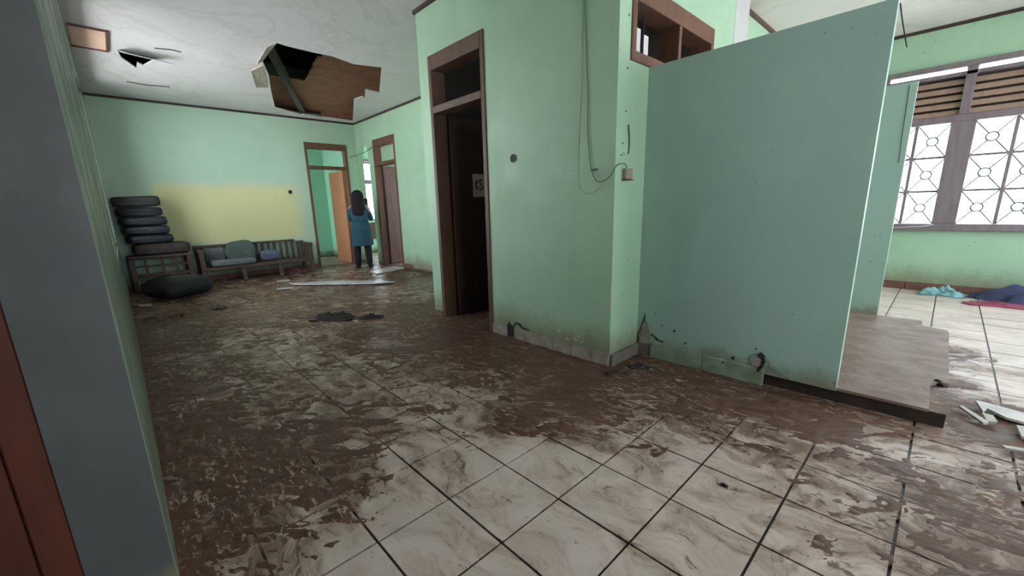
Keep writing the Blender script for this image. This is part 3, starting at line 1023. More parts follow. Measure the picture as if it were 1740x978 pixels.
for px, pz, h in ((-1.462, 0.52, 0.10), (-1.463, 0.45, 0.05)):
    chip(wd, [(px - 0.006, pz), (px, pz - h / 2), (px + 0.005, pz), (px, pz + h / 2)], fnY, YD - 0.003, YD, 'torn_cream')


# ------------------------------------------------------------------ doors
def door_frame(root, fn_box, a0, a1, top, t, tr, head, w=0.045, mat='frame_brown'):
    """fn_box(MB, a0, a1, d0, d1, z0, z1) writes a box along the wall"""
    for nm, q in (('jamb', (a0, a0 + w, 0, top)), ('jamb', (a1 - w, a1, 0, top)), ('head', (a0 + w, a1 - w, top - head, top)), ('transom_bar', (a0 + w, a1 - w, tr - 0.03, tr + 0.03))):
        m = MB()
        fn_box(m, q[0], q[1], t[0], t[1], q[2], q[3])
        m.build(nm, mat, root)


def fbY(m, a0, a1, t0, t1, z0, z1):
    m.box(a0, a1, t0, t1, z0, z1, 0.003)


def fbX(m, a0, a1, t0, t1, z0, z1):
    m.box(t0, t1, a0, a1, z0, z1, 0.003)


# dark door in the green wall: leaf stands open into the dark room
d1 = thing('door_1', (-3.04, YD, 0), kind='structure', label='dark brown door standing open in the green wall, paper notice on it')
door_frame(d1, fbY, -3.43, -2.655, 2.455, (YD - 0.012, YD + T + 0.01), 1.995, 0.125, mat='frame_warm')
leaf = MB().box(-3.385, -3.345, YD + T + 0.015, YD + T + 0.72, 0.015, 1.955, 0.003).build('door_leaf', 'leaf_dark', d1)
for za, zb in ((0.2, 0.85), (0.98, 1.18), (1.50, 1.85)):
    MB().box(-3.3449, -3.338, YD + T + 0.12, YD + T + 0.62, za, zb, 0.003).build('panel', 'leaf_dark', leaf)
MB().tube([(-3.345, YD + T + 0.66, 1.0), (-3.29, YD + T + 0.66, 1.0), (-3.29, YD + T + 0.55, 1.0)], 0.009).build('handle', 'steel', leaf)
nb = MB().box(-3.343, -3.3405, 2.735, 3.01, 1.212, 1.438).build('paper_notice', 'paper', loc=(-3.342, 2.87, 1.212), label='paper notice with handwritten marks taped to the dark door leaf', cat='notice')
ink = MB()


def stroke(m, pts, r=0.006):
    for a, b in zip(pts[:-1], pts[1:]):
        m.tube([(-3.3395, a[0], a[1]), (-3.3395, b[0], b[1])], r, 6)


stroke(ink, [(2.775, 1.37), (2.775, 1.29)])
stroke(ink, [(2.80, 1.375), (2.776, 1.33), (2.80, 1.285)])
stroke(ink, [(2.855, 1.375), (2.835, 1.385), (2.82, 1.365), (2.83, 1.345), (2.85, 1.325), (2.855, 1.295), (2.835, 1.28), (2.818, 1.292)])
stroke(ink, [(2.885, 1.385), (2.885, 1.28)])
ink.build('handwriting', 'ink', nb)

# far door: orange leaf open into the room beyond
d2 = thing('door_2', (XF, 3.33, 0), kind='structure', label='doorway in the far wall with an orange-brown leaf swung open')
door_frame(d2, fbX, 2.92, 3.76, 2.445, (XF - T - 0.01, XF + 0.012), 1.98, 0.11)
leaf = MB().box(XF - T - 0.76, XF - T - 0.015, 3.675, 3.712, 0.012, 1.95, 0.003).build('door_leaf', 'leaf_orange', d2)
MB().box(XF - T - 0.50, XF - T - 0.28, 3.671, 3.6745, 1.62, 1.63).build('scuff', 'leaf_plum', leaf)
MB().tube([(XF - T - 0.70, 3.675, 0.98), (XF - T - 0.70, 3.63, 0.98), (XF - T - 0.59, 3.63, 0.98)], 0.009).build('handle', 'steel', leaf)

# plum door in the back wall
d3 = thing('door_3', (-7.48, YB, 0), kind='structure', label='plum-brown door standing open beside the arched opening')
door_frame(d3, fbY, -7.91, -7.05, 2.455, (YB - 0.012, YB + T + 0.01), 1.995, 0.125, w=0.05)
leaf = MB().box(-7.86, -7.82, YB + T + 0.015, YB + T + 0.76, 0.012, 1.955, 0.003).build('door_leaf', 'leaf_plum', d3)
MB().box(-7.8199, -7.814, YB + T + 0.12, YB + T + 0.64, 0.2, 0.9, 0.003).build('panel', 'leaf_plum', leaf)
MB().box(-7.8199, -7.814, YB + T + 0.12, YB + T + 0.64, 1.05, 1.8, 0.003).build('panel', 'leaf_plum', leaf)
MB().tube([(-7.82, YB + T + 0.69, 1.0), (-7.77, YB + T + 0.69, 1.0), (-7.77, YB + T + 0.58, 1.0)], 0.009).build('handle', 'steel', leaf)

# red-brown door close to the camera
d4 = thing('door_4', (XN, -0.6, 0), kind='structure', label='red-brown door edge at the near left')
MB().box(XN - 0.019, XN + 0.004, -0.275, -0.2105, 0, 2.1, 0.004).build('jamb', 'leaf_red', d4)
MB().box(XN - 0.019, XN + 0.004, -1.16, -1.10, 0, 2.1, 0.004).build('jamb', 'leaf_red', d4)
MB().box(XN - 0.019, XN + 0.004, -1.10, -0.275, 2.04, 2.1, 0.004).build('head', 'leaf_red', d4)
MB().box(XN - 0.019, XN - 0.002, -1.098, -0.278, 0.01, 2.038, 0.003).build('door_leaf', 'leaf_red', d4)

# ------------------------------------------------------------------ windows
w1 = thing('window_1', (0.34, YW, 0.70), kind='structure', label='large brown timber window with louvres and iron grille, glaring white')


def wbox(nm, x0, x1, z0, z1, y0=YW - 0.03, y1=YW + 0.09, mat='window_wood', par=None, bev=0.004):
    return MB().box(x0, x1, y0, y1, z0, z1, bev).build(nm, mat, par or w1)


wbox('head', WX0 - 0.02, WX1 + 0.02, 2.375, 2.43, YW - 0.045)
wbox('sill', WX0 - 0.03, WX1 + 0.03, 0.69, 0.765, YW - 0.07)
wbox('jamb', WX0, WX0 + 0.04, 0.765, 2.375)
wbox('jamb', WX1 - 0.04, WX1, 0.765, 2.375)
wbox('rail', WX0 + 0.04, WX1 - 0.04, 2.295, 2.335)
wbox('rail', WX0 + 0.04, WX1 - 0.04, 1.835, 1.91)
cas = [(-0.66, -0.125), (0.06, 0.595), (0.78, 1.315)]
wbox('mullion', -0.125, 0.06, 0.765, 1.835)
wbox('mullion', 0.595, 0.78, 0.765, 1.835)
wbox('mullion', -0.085, -0.005, 1.91, 2.375)
wbox('mullion', 0.645, 0.725, 1.91, 2.375)
for x0, x1 in ((WX0 + 0.04, -0.085), (-0.005, 0.645), (0.725, WX1 - 0.04)):
    MB().box(x0, x1, YW + 0.078, YW + 0.09, 1.91, 2.295).build('louvre_sky_block', 'trim_dark', w1)  # dark board added behind the slats to block the sky
    for k in range(5):
        z0 = 1.915 + 0.076 * k
        m = MB()
        m.add([(x0, YW + 0.0, z0), (x1, YW + 0.0, z0), (x1, YW + 0.03, z0 + 0.052), (x0, YW + 0.03, z0 + 0.052), (x0, YW + 0.012, z0 - 0.004), (x1, YW + 0.012, z0 - 0.004), (x1, YW + 0.042, z0 + 0.048), (x0, YW + 0.042, z0 + 0.048)],
              [(0, 1, 2, 3), (7, 6, 5, 4), (0, 4, 5, 1), (1, 5, 6, 2), (2, 6, 7, 3), (3, 7, 4, 0)])
        m.build('slat', 'louvre_wood', w1)
zb = [0.765, 1.122, 1.486, 1.835]
for x0, x1 in cas:
    c = thing('casement', (0, 0, 0))
    c.parent = w1
    c.location = Vector((0, 0, 0))
    # children of the casement share the window origin
    mid = (x0 + x1) / 2 + 0.01
    MB().box(mid - 0.014, mid + 0.014, YW + 0.02, YW + 0.06, 0.765, 1.835, 0.003).build('glazing_bar', 'window_wood', c)
    for z in zb[1:-1]:
        MB().box(x0, mid - 0.0145, YW + 0.02, YW + 0.06, z - 0.012, z + 0.012, 0.003).build('glazing_bar', 'window_wood', c)
        MB().box(mid + 0.0145, x1, YW + 0.02, YW + 0.06, z - 0.012, z + 0.012, 0.003).build('glazing_bar', 'window_wood', c)
    for k in range(3):
        za, zc = zb[k] + (0.012 if k else 0), zb[k + 1] - (0.012 if k < 2 else 0)
        for xa, xb in ((x0, mid - 0.0145), (mid + 0.0145, x1)):
            MB().box(xa, xb, YW + 0.038, YW + 0.042, za, zc).build('pane', 'window_glass', c)
            # iron grille: circle with four diagonals
            cx_, cz_ = (xa + xb) / 2, (za + zc) / 2
            g = MB()
            r = 0.045
            g.tube([(cx_ + r * math.cos(t), YW + 0.12, cz_ + r * math.sin(t)) for t in [2 * math.pi * q / 20 for q in range(21)]], 0.008, 6)
            for sx_ in (-1, 1):
                for sz_ in (-1, 1):
                    L_ = math.hypot(xb - xa, zc - za) / 2
                    ux, uz = sx_ * (xb - xa) / 2 / L_, sz_ * (zc - za) / 2 / L_
                    g.tube([(cx_ + ux * r, YW + 0.12, cz_ + uz * r), (cx_ + ux * (L_ + 0.01), YW + 0.12, cz_ + uz * (L_ + 0.01))], 0.007, 6)
            g.build('grille', 'iron_grille', c)
portal('portal_window', ((WX0 + WX1) / 2, YW + 0.16, 1.56), WX1 - WX0, 1.7, (0, -1, 0))


def simple_window(name, fn, a0, a1, z0, z1, t0, t1, label, nx=2, mat='window_wood'):
    w = thing(name, fn((a0 + a1) / 2, z0, (t0 + t1) / 2), kind='structure', label=label)

    def bx(nm, a, b, c, d, m_='window_wood', tt=(t0, t1)):
        p = fn(a, c, tt[0])
        q = fn(b, d, tt[1])
        MB().box(min(p.x, q.x), max(p.x, q.x), min(p.y, q.y), max(p.y, q.y), c, d).build(nm, m_, w)
    bx('sill', a0, a1, z0, z0 + 0.04)
    bx('head', a0, a1, z1 - 0.04, z1)
    bx('jamb', a0, a0 + 0.04, z0 + 0.04, z1 - 0.04)
    bx('jamb', a1 - 0.04, a1, z0 + 0.04, z1 - 0.04)
    st = (a1 - a0) / nx
    for k in range(1, nx):
        bx('mullion', a0 + st * k - 0.025, a0 + st * k + 0.025, z0 + 0.04, z1 - 0.04)
    tm = (t0 + t1) / 2
    for k in range(nx):
        bx('pane', a0 + st * k + 0.026, a0 + st * (k + 1) - 0.026, z0 + 0.041, z1 - 0.041, 'window_glass', (tm - 0.002, tm + 0.002))
    return w


for k, (a, b) in enumerate(LW):
    simple_window('window_%d' % (k + 2), fnY, a, b, 0.75, 2.72, YL - 0.12, YL - 0.05, ('long timber window in the left wall', 'small timber window in the left wall')[k], 3)
    portal('portal_left', ((a + b) / 2, YL - 0.18, 1.735), b - a, 1.97, (0, 1, 0))
simple_window('window_4', fnY, -10.5, -8.95, 0.4, 2.6, YL - 0.12, YL - 0.05, 'added unseen window brightening the far room', 3)  # unseen window added to light the far room
portal('portal_far_room', (-9.72, YL - 0.18, 1.5), 1.55, 2.2, (0, 1, 0))
w5 = simple_window('window_5', fnX, 4.93, 5.95, 0.84, 2.36, -10.72, -10.63, 'bright narrow window at the end of the corridor behind the arch', 3, 'frame_brown')
MB().box(-10.62, -10.58, 4.88, 6.0, 1.80, 1.90).build('rail', 'window_wood', w5)
MB().box(-10.6, -10.5, 4.83, 6.05, 2.36, 2.41).build('canopy_board', 'window_wood', w5)
MB().box(-10.59, -10.55, 4.9, 6.0, 0.35, 0.80).build('apron_panel', 'frame_warm', w5)
portal('portal_corridor', (-10.76, 5.44, 1.6), 1.02, 1.5, (1, 0, 0))
simple_window('window_6', fnY, -6.9, -4.6, 0.8, 2.3, 6.44, 6.5, 'window of the plum-door room', 3)
portal('portal_back_room', (-5.75, 6.56, 1.55), 2.3, 1.5, (0, -1, 0))
simple_window('window_7', fnY, -10.2, -8.6, 0.8, 2.3, 6.44, 6.5, 'window of the corridor', 3)
portal('portal_corridor_side', (-9.4, 6.56, 1.55), 1.6, 1.5, (0, -1, 0))
simple_window('window_8', fnX, 3.1, 6.5, 0.5, 2.5, XR + 0.04, XR + 0.11, 'added unseen fill window in the right wall', 4)  # unseen window added to brighten the window room
portal('portal_right', (XR + 0.16, 4.8, 1.5), 3.4, 2.0, (-1, 0, 0))

simple_window('window_9', fnX, 0.3, 2.3, 0.7, 2.4, XR + 0.04, XR + 0.11, 'second added unseen fill window in the right wall', 3)  # unseen window added as fill for return wall and partition
portal('portal_right_near', (XR + 0.16, 1.3, 1.55), 2.0, 1.7, (-1, 0, 0))

# high vent window in the return wall
v = thing('vent_window', (XD1, 3.08, 1.955), kind='structure', label='high brown vent window above the partition with two frosted panes')
for nm, q in (('head', (2.475, 3.695, 2.29, 2.405)), ('sill', (2.475, 3.695, 1.955, 2.015)), ('jamb', (2.475, 2.525, 2.015, 2.29)), ('jamb', (3.645, 3.695, 2.015, 2.29)), ('mullion', (3.09, 3.13, 2.015, 2.29))):
    MB().box(XD1 - T - 0.01, XD1 + 0.012, q[0], q[1], q[2], q[3], 0.003).build(nm, 'frame_brown', v)
MB().box(XD1 - 0.105, XD1 - 0.10, 2.66, 2.765, 2.02, 2.22).build('pane', 'whitish_pane', v)  # whitish panels added in place of the strips of light inside
MB().box(XD1 - 0.105, XD1 - 0.10, 2.80, 2.87, 2.02, 2.20).build('pane', 'whitish_pane', v)
MB().tube([(XD1 - 0.09, 2.78, 2.015), (XD1 - 0.09, 2.775, 2.15), (XD1 - 0.09, 2.785, 2.29)], 0.008).build('rod', 'black', v)

# ------------------------------------------------------------------ fittings
sock = thing('wall_socket', (-2.351, YD, 1.467), 'empty black socket hole with pale rim on the green wall beside the dark door', 'socket')
MB().tube([(-2.351, YD - 0.001, 1.467), (-2.351, YD - 0.007, 1.467)], 0.034, 20).build('rim', 'skirt_tile', sock)
MB().tube([(-2.352, YD - 0.0072, 1.467), (-2.352, YD - 0.010, 1.467)], 0.029, 20).build('socket_cup', 'black', sock)
sock = thing('wall_socket', (XF, 2.557, 1.505), 'small black socket hole on the far wall beside the far doorway', 'socket')
MB().tube([(XF + 0.001, 2.557, 1.505), (XF + 0.012, 2.557, 1.505)], 0.036, 16).build('rim', 'black', sock)
MB().tube([(XF + 0.0122, 2.557, 1.505), (XF + 0.016, 2.557, 1.505)], 0.02, 12).build('socket_cup', 'trim_dark', sock)
jb = thing('junction_box', (XD1, 2.455, 1.25), 'small cream junction box on the return wall with cable entering', 'junction box')
MB().box(XD1 + 0.0005, XD1 + 0.035, 2.425, 2.50, 1.252, 1.318, 0.005).build('box_body', 'socket_cream', jb)
MB().box(XD1 + 0.0005, XD1 + 0.038, 2.42, 2.505, 1.246, 1.2515, 0.001).build('base_rim', 'frame_brown', jb)


def smooth_path(pts, n=6):
    pts = [Vector(p) for p in pts]
    out = []
    for i in range(len(pts) - 1):
        p0, p1, p2, p3 = pts[max(i - 1, 0)], pts[i], pts[i + 1], pts[min(i + 2, len(pts) - 1)]
        for k in range(n):
            t = k / n
            out.append(0.5 * ((2 * p1) + (p2 - p0) * t + (2 * p0 - 5 * p1 + 4 * p2 - p3) * t * t + (3 * p1 - p0 - 3 * p2 + p3) * t ** 3))
    out.append(pts[-1])
    return out


MB().tube(smooth_path([(-1.70, YD - 0.006, ZC - 0.04), (-1.698, YD - 0.006, 2.32), (-1.668, YD - 0.006, 1.82), (-1.664, YD - 0.007, 1.60), (-1.645, YD - 0.008, 1.42), (-1.622, YD - 0.012, 1.315), (-1.57, YD - 0.02, 1.245), (-1.49, YD - 0.02, 1.262), (-1.44, YD - 0.01, 1.33), (-1.43, YD + 0.06, 1.345), (-1.435, YD + 0.10, 1.322)]), 0.003).build('loose_cable', 'cable_green', smooth=True, label='dark loose cable hanging down the green wall to the junction box', cat='cable')
MB().tube(smooth_path([(-1.72, YD - 0.004, ZC - 0.04), (-1.722, YD - 0.004, 1.9), (-1.74, YD - 0.004, 1.5), (-1.73, YD - 0.004, 1.25), (-1.66, YD - 0.006, 1.172), (-1.60, YD - 0.008, 1.185), (-1.555, YD - 0.010, 1.215)]), 0.0022).build('loose_cable', 'green_paint', smooth=True, label='thin painted-over cable running beside the dark loose cable', cat='cable')
MB().box(-1.627, -1.585, YD - 0.022, YD - 0.0005, 1.318, 1.326).build('cable_clip', 'cable_green', label='small nailed clip holding the dark loose cable', cat='clip')
MB().tube([(XD1 + 0.004, 2.476, 1.584), (XD1 + 0.006, 2.488, 1.52), (XD1 + 0.005, 2.494, 1.46), (XD1 + 0.004, 2.487, 1.41)], 0.0045).build('cable_stub', 'cable_green', smooth=True, label='short dark cable stub on the return wall above the junction box', cat='cable')
wr = bpy.data.objects['wall_return']
for (y, z) in ((2.445, 2.19), (2.445, 1.905), (2.445, 1.66), (2.42, 1.47), (2.41, 1.40)):
    MB().tube([(XD1 + 0.0002, y, z), (XD1 + 0.004, y, z)], 0.006, 10).build('screw_head', 'cable_green', wr)
# cables in the window room
MB().tube(smooth_path([(-0.583, 5.68, ZR - 0.002), (-0.555, 5.68, 2.70), (-0.51, 5.68, 2.52), (-0.487, 5.68, 2.435)]), 0.005).build('hanging_wire', 'black', smooth=True, label='short black wire hanging from the ceiling beside the partition', cat='wire')
MB().tube(smooth_path([(-0.57, YW - 0.055, 2.26), (-0.55, YW - 0.05, 2.10), (-0.63, YW - 0.05, 1.75), (-0.66, YW - 0.06, 1.2), (-0.63, YW - 0.075, 0.76), (-0.25, YW - 0.078, 0.735), (-0.1, YW - 0.078, 0.76)]), 0.005).build('hanging_wire', 'cable_white', smooth=True, label='thin white wire draped over the left casement of the big window', cat='wire')
MB().tube(smooth_path([(XF + 0.03, 3.80, 2.20), (-8.3, YB - 0.03, 2.26), (-7.92, YB - 0.02, 2.32)]), 0.007).build('sagging_cable', 'cable_green', smooth=True, label='cable sagging across the top of the arched opening', cat='cable')


# ------------------------------------------------------------------ benches
def bench(name, x0, x1, y0, y1, label, slats=16):
    """low wooden settee: back along x0, seat facing +x"""
    r = thing(name, ((x0 + x1) / 2, (y0 + y1) / 2, 0), label, 'bench')
    for (x, y, h) in ((x1 - 0.03, y0 + 0.03, 0.54), (x1 - 0.03, y1 - 0.03, 0.52), (x0 + 0.03, y0 + 0.03, 0.58), (x0 + 0.03, y1 - 0.03, 0.58), (x1 - 0.03, y0 + (y1 - y0) * 0.34, 0.22), (x1 - 0.03, y0 + (y1 - y0) * 0.67, 0.22)):
        MB().box(x - 0.03, x + 0.03, y - 0.03, y + 0.03, 0, h, 0.005).build('leg', 'bench_wood', r)
    MB().box(x1 - 0.06, x1 + 0.01, y0, y1, 0.222, 0.272, 0.006).build('front_rail', 'bench_wood', r)
    MB().box(x0, x0 + 0.06, y0, y1, 0.222, 0.272, 0.006).build('rear_rail', 'bench_wood', r)
    for k in range(6):
        a = x0 + 0.065 + k * (x1 - x0 - 0.13) / 6
        MB().box(a, a + 0.055, y0 + 0.03, y1 - 0.03, 0.255, 0.271).build('seat_slat', 'bench_wood', r)
    bk = MB().box(x0 - 0.005, x0 + 0.055, y0 - 0.02, y1 - 0.16, 0.575, 0.615, 0.006).build('back_rail', 'bench_wood', r)
    for k in range(slats):
        y = y0 + 0.10 + k * (y1 - y0 - 0.2) / (slats - 1)
        MB().box(x0 + 0.015, x0 + 0.035, y - 0.021, y + 0.021, 0.272, 0.575).build('back_slat', 'bench_wood', bk)
    for y in (y0 + 0.03, y1 - 0.03):
        ar = MB().box(x0 + 0.05, x1 + 0.015, y - 0.035, y + 0.035, 0.52, 0.555, 0.005).build('armrest', 'bench_wood', r)
        for k in range(5):
            a = x0 + 0.10 + k * (x1 - x0 - 0.2) / 4
            MB().box(a - 0.02, a + 0.02, y - 0.012, y + 0.012, 0.272, 0.52).build('arm_slat', 'bench_wood', ar)
    return r


bench('wooden_bench', -8.62, -8.08, 0.885, 2.64, 'long low slatted wooden bench with cushions along the far wall')
# armchair that carries the cushion stack
ac = thing('wooden_armchair', (-8.35, 0.42, 0), 'low dark wooden armchair under the tall stack of cushions', 'armchair')
ax0, ax1, ay0, ay1 = -8.62, -8.16, 0.03, 0.80
for x in (ax0 + 0.035, ax1 - 0.035):
    for y in (ay0 + 0.035, ay1 - 0.035):
        MB().box(x - 0.035, x + 0.035, y - 0.035, y + 0.035, 0, 0.505, 0.005).build('leg', 'bench_wood', ac)
MB().box(ax1 - 0.06, ax1 + 0.01, ay0, ay1, 0.505, 0.545, 0.005).build('top_rail', 'bench_wood', ac)
MB().box(ax0, ax0 + 0.06, ay0, ay1, 0.505, 0.545, 0.005).build('top_rail', 'bench_wood', ac)
MB().box(ax1 - 0.05, ax1, ay0 + 0.071, ay1 - 0.071, 0.22, 0.27, 0.005).build('front_rail', 'bench_wood', ac)
for y in (ay0 + 0.02, ay1 - 0.02):
    MB().box(ax0 + 0.061, ax1 - 0.061, y - 0.02, y + 0.02, 0.505, 0.545, 0.004).build('armrest', 'bench_wood', ac)
    MB().box(ax0 + 0.071, ax1 - 0.071, y - 0.02, y + 0.02, 0.22, 0.27, 0.004).build('side_rail', 'bench_wood', ac)
for y in (0.22, 0.42, 0.60):
    MB().box(ax1 - 0.045, ax1 - 0.015, y - 0.018, y + 0.018, 0.27, 0.505).build('upright', 'bench_wood', ac)
MB().box(ax1 - 0.04, ax1 - 0.02, ay0 + 0.071, ay1 - 0.071, 0.37, 0.40).build('mid_rail', 'bench_wood', ac)
for k in range(5):
    a = ax0 + 0.065 + 0.068 * k
    MB().box(a, a + 0.055, ay0 + 0.042, ay1 - 0.042, 0.49, 0.504).build('seat_slat', 'bench_wood', ac)


def cushion(name, c, d, mat, label, group=None, rz=0.0, rx=0.0, ry=0.0, wob=0.02, seed=1, e1=0.24):
    R = (Matrix.Rotation(rz, 3, 'Z') @ Matrix.Rotation(ry, 3, 'Y') @ Matrix.Rotation(rx, 3, 'X'))
    zb_ = c[2] - d[2] / 2
    r = thing(name, (c[0], c[1], zb_), label, 'cushion', group)
    MB().pillow(c, d, R, e1, 0.3, wob=wob, seed=seed).build('cushion_body', mat, r, smooth=True)
    ring = []
    for i in range(41):
        u = 2 * math.pi * i / 40
        pw = lambda v_, e_: math.copysign(abs(v_) ** e_, v_)
        q = Vector((pw(math.cos(u), 0.3) * d[0] / 2 * 1.004, pw(math.sin(u), 0.3) * d[1] / 2 * 1.004, 0))
        ring.append(Vector(c) + R @ q)
    MB().tube(ring, 0.006, 6).build('piping', mat, r, smooth=True)
    return r


gs = 'cushions stacked on the armchair'
cushion('seat_cushion', (-8.37, 0.46, 0.635), (0.44, 0.70, 0.17), 'fabric_brown', 'brown bottom cushion of the stack on the armchair', gs, seed=2)
cushion('seat_cushion', (-8.37, 0.34, 0.790), (0.46, 0.56, 0.13), 'fabric_slate', 'slate cushion just above the brown one in the stack', gs, rz=0.05, seed=3)
cushion('seat_cushion', (-8.37, 0.32, 0.925), (0.46, 0.56, 0.13), 'fabric_slate', 'glossy slate cushion in the middle of the stack', gs, rz=-0.04, seed=4)
cushion('seat_cushion', (-8.36, 0.30, 1.060), (0.45, 0.56, 0.13), 'fabric_slate', 'slate-black cushion second from the top of the stack', gs, rz=0.06, seed=5)
cushion('seat_cushion', (-8.38, 0.28, 1.195), (0.44, 0.54, 0.13), 'fabric_black', 'black cushion directly under the olive top cushion', gs, rz=0.0, seed=6)
cushion('seat_cushion', (-8.36, 0.27, 1.348), (0.44, 0.56, 0.15), 'fabric_olive', 'dark olive cushion on top of the stack', gs, rz=-0.05, rx=0.03, seed=7)
cushion('floor_cushion', (-7.32, 0.50, 0.145), (0.60, 0.66, 0.28), 'fabric_black', 'black cushion lying on the muddy floor before the benches', rz=0.5, wob=0.07, seed=8, e1=0.5)
cushion('back_cushion', (-8.45, 1.53, 0.49), (0.12, 0.48, 0.34), 'fabric_sage', 'slumped sage-green cushion leaning on the bench back', rz=0.10, ry=-0.22, rx=0.08, wob=0.06, seed=9, e1=0.6)
cushion('seat_cushion', (-8.23, 1.36, 0.328), (0.26, 0.66, 0.10), 'fabric_grey', 'flat grey cushion on the bench seat in front of the sage one', rz=0.03, wob=0.03, seed=10)
cushion('back_cushion', (-8.36, 1.97, 0.375), (0.13, 0.32, 0.19), 'fabric_blue', 'small blue-grey cushion standing on the bench seat', rz=0.05, ry=-0.2, wob=0.03, seed=12, e1=0.5)
MB().box(-8.56, -8.545, 1.02, 1.30, 0.30, 0.56).build('backing_board', 'fabric_grey', label='grey board propped behind the sage cushion on the bench', cat='board')


# ------------------------------------------------------------------ crumpled cloth
def crumple(name, c, L, Wd, h, mat, label, cat, rz=0.0, seed=1, n=46, nm=30, grp=None):
    """heap of cloth: closed mound with folds, sitting on the floor"""
    rs = np.random.RandomState(seed)
    ph = rs.rand(12) * 6.28
    vs, idx = [], {}
    top = []
    for i in range(n + 1):
        for j in range(nm + 1):
            u = -1 + 2 * i / n
            w = -1 + 2 * j / nm
            rr = (abs(u) ** 2.4 + abs(w) ** 2.4) ** (1 / 2.4)
            edge = max(0.0, 1 - rr)
            x = u * L / 2 * (1 + 0.10 * math.sin(5 * w + ph[0]) + 0.05 * math.sin(11 * w + ph[1]))
            y = w * Wd / 2 * (1 + 0.14 * math.sin(4 * u + ph[2]) + 0.06 * math.sin(13 * u + ph[3]))
            fold = 0.5 + 0.3 * math.sin(6 * u + 3 * w + ph[4]) + 0.25 * math.sin(9 * w - 4 * u + ph[5]) + 0.16 * math.sin(17 * u + 8 * w + ph[6]) + 0.1 * math.sin(25 * w - 11 * u + ph[7])
            z = h * (edge ** 0.45) * max(0.12, 0.35 + 0.65 * fold)
            q = Matrix.Rotation(rz, 3, 'Z') @ Vector((x, y, 0))
            top.append((c[0] + q.x, c[1] + q.y, c[2] + z))
    m = MB()
    k = nm + 1
    N = len(top)
    fs = [(i * k + j, (i + 1) * k + j, (i + 1) * k + j + 1, i * k + j + 1) for i in range(n) for j in range(nm)]
    bot = [(p[0], p[1], c[2]) for p in top]
    fs2 = [tuple(N + a for a in reversed(f)) for f in fs]
    bd = [i * k for i in range(n)] + [n * k + j for j in range(nm)] + [(n - i) * k + nm for i in range(n)] + [nm - j for j in range(nm)]
    sd = [(bd[a], bd[(a + 1) % len(bd)], bd[(a + 1) % len(bd)] + N, bd[a] + N) for a in range(len(bd))]
    m.add(top + bot, fs + fs2 + sd)
    return m.build(name, mat, smooth=True, loc=c, label=label, cat=cat, group=grp)


crumple('crumpled_rag', (-4.27, 1.52, 0.004), 0.42, 0.20, 0.085, 'gouge', 'black crumpled rag lying in the middle of the muddy floor', 'rag', rz=0.75, seed=4)
crumple('crumpled_rag', (-3.99, 1.80, 0.004), 0.24, 0.09, 0.05, 'gouge', 'thin black strip of cloth trailing behind the crumpled rag', 'rag', rz=0.9, seed=9)
crumple('dark_lump', (-5.88, 0.74, 0.004), 0.20, 0.12, 0.055, 'mud_bits', 'small dark muddy lump on the floor near the black cushion', 'debris', rz=0.7, seed=5, n=20, nm=14)
crumple('garment_heap', (0.97, 6.54, 0.002), 1.30, 0.40, 0.26, 'fabric_navy', 'heap of navy clothing on the tiles under the big window', 'clothes', rz=0.0, seed=12)
crumple('garment', (0.06, 6.60, 0.002), 0.34, 0.26, 0.11, 'fabric_mint', 'pale mint garment at the end of the navy clothes heap', 'clothes', rz=-0.05, seed=13)
crumple('garment', (0.46, 6.22, 0.002), 0.46, 0.16, 0.05, 'fabric_red', 'red garment flattened in front of the navy clothes heap', 'clothes', rz=0.1, seed=14)
crumple('fallen_cloth', (-8.25, 2.36, 0.002), 0.28, 0.46, 0.13, 'fabric_maroon', 'dark maroon cloth bundled under the end of the bench', 'cloth', seed=15)


# ------------------------------------------------------------------ boards and shards on the floor
def slab(name, poly, z0, th, mat, label, cat, tilt=(0, 0), grp=None):
    cx_ = sum(p[0] for p in poly) / len(poly)
    cy_ = sum(p[1] for p in poly) / len(poly)
    zmin = min(tilt[0] * (p[0] - cx_) + tilt[1] * (p[1] - cy_) for p in poly)
    fn = lambda a, b, t: Vector((a, b, t + tilt[0] * (a - cx_) + tilt[1] * (b - cy_) - zmin))
    return MB().prism(poly, [], fn, z0, z0 + th).build(name, mat, loc=(cx_, cy_, z0), label=label, cat=cat, group=grp)


slab('fallen_board', [(-7.02, 1.86), (-6.78, 1.88), (-5.78, 2.70), (-5.62, 2.98), (-5.95, 2.92), (-6.6, 2.45)], 0.006, 0.012, 'board_white', 'long white fallen ceiling board lying in the mud of the far wing', 'board', (0.02, -0.01))
slab('fallen_board', [(-7.10, 3.28), (-6.72, 3.22), (-6.86, 3.86), (-7.05, 3.93), (-7.35, 3.92)], 0.006, 0.014, 'board_white', 'pale board lying on the floor in front of the plum door', 'board', (0.0, 0.0))
slab('paper_scrap', [(-7.52, 1.80), (-7.35, 1.78), (-7.30, 1.95), (-7.46, 1.99)], 0.006, 0.003, 'board_white', 'white scrap on the floor in front of the bench end', 'scrap', (0.02, 0))
slab('paper_scrap', [(-6.72, 1.60), (-6.58, 1.58), (-6.50, 1.78), (-6.66, 1.80)], 0.006, 0.003, 'board_white', 'white scrap beside the left tip of the long fallen board', 'scrap', (0.02, 0))
slab('paper_scrap', [(-6.98, 0.02), (-6.80, 0.04), (-6.72, 0.16), (-6.92, 0.14)], 0.006, 0.004, 'torn_cream', 'pale scrap on the floor at the foot of the black cushion', 'scrap', (0.02, 0))
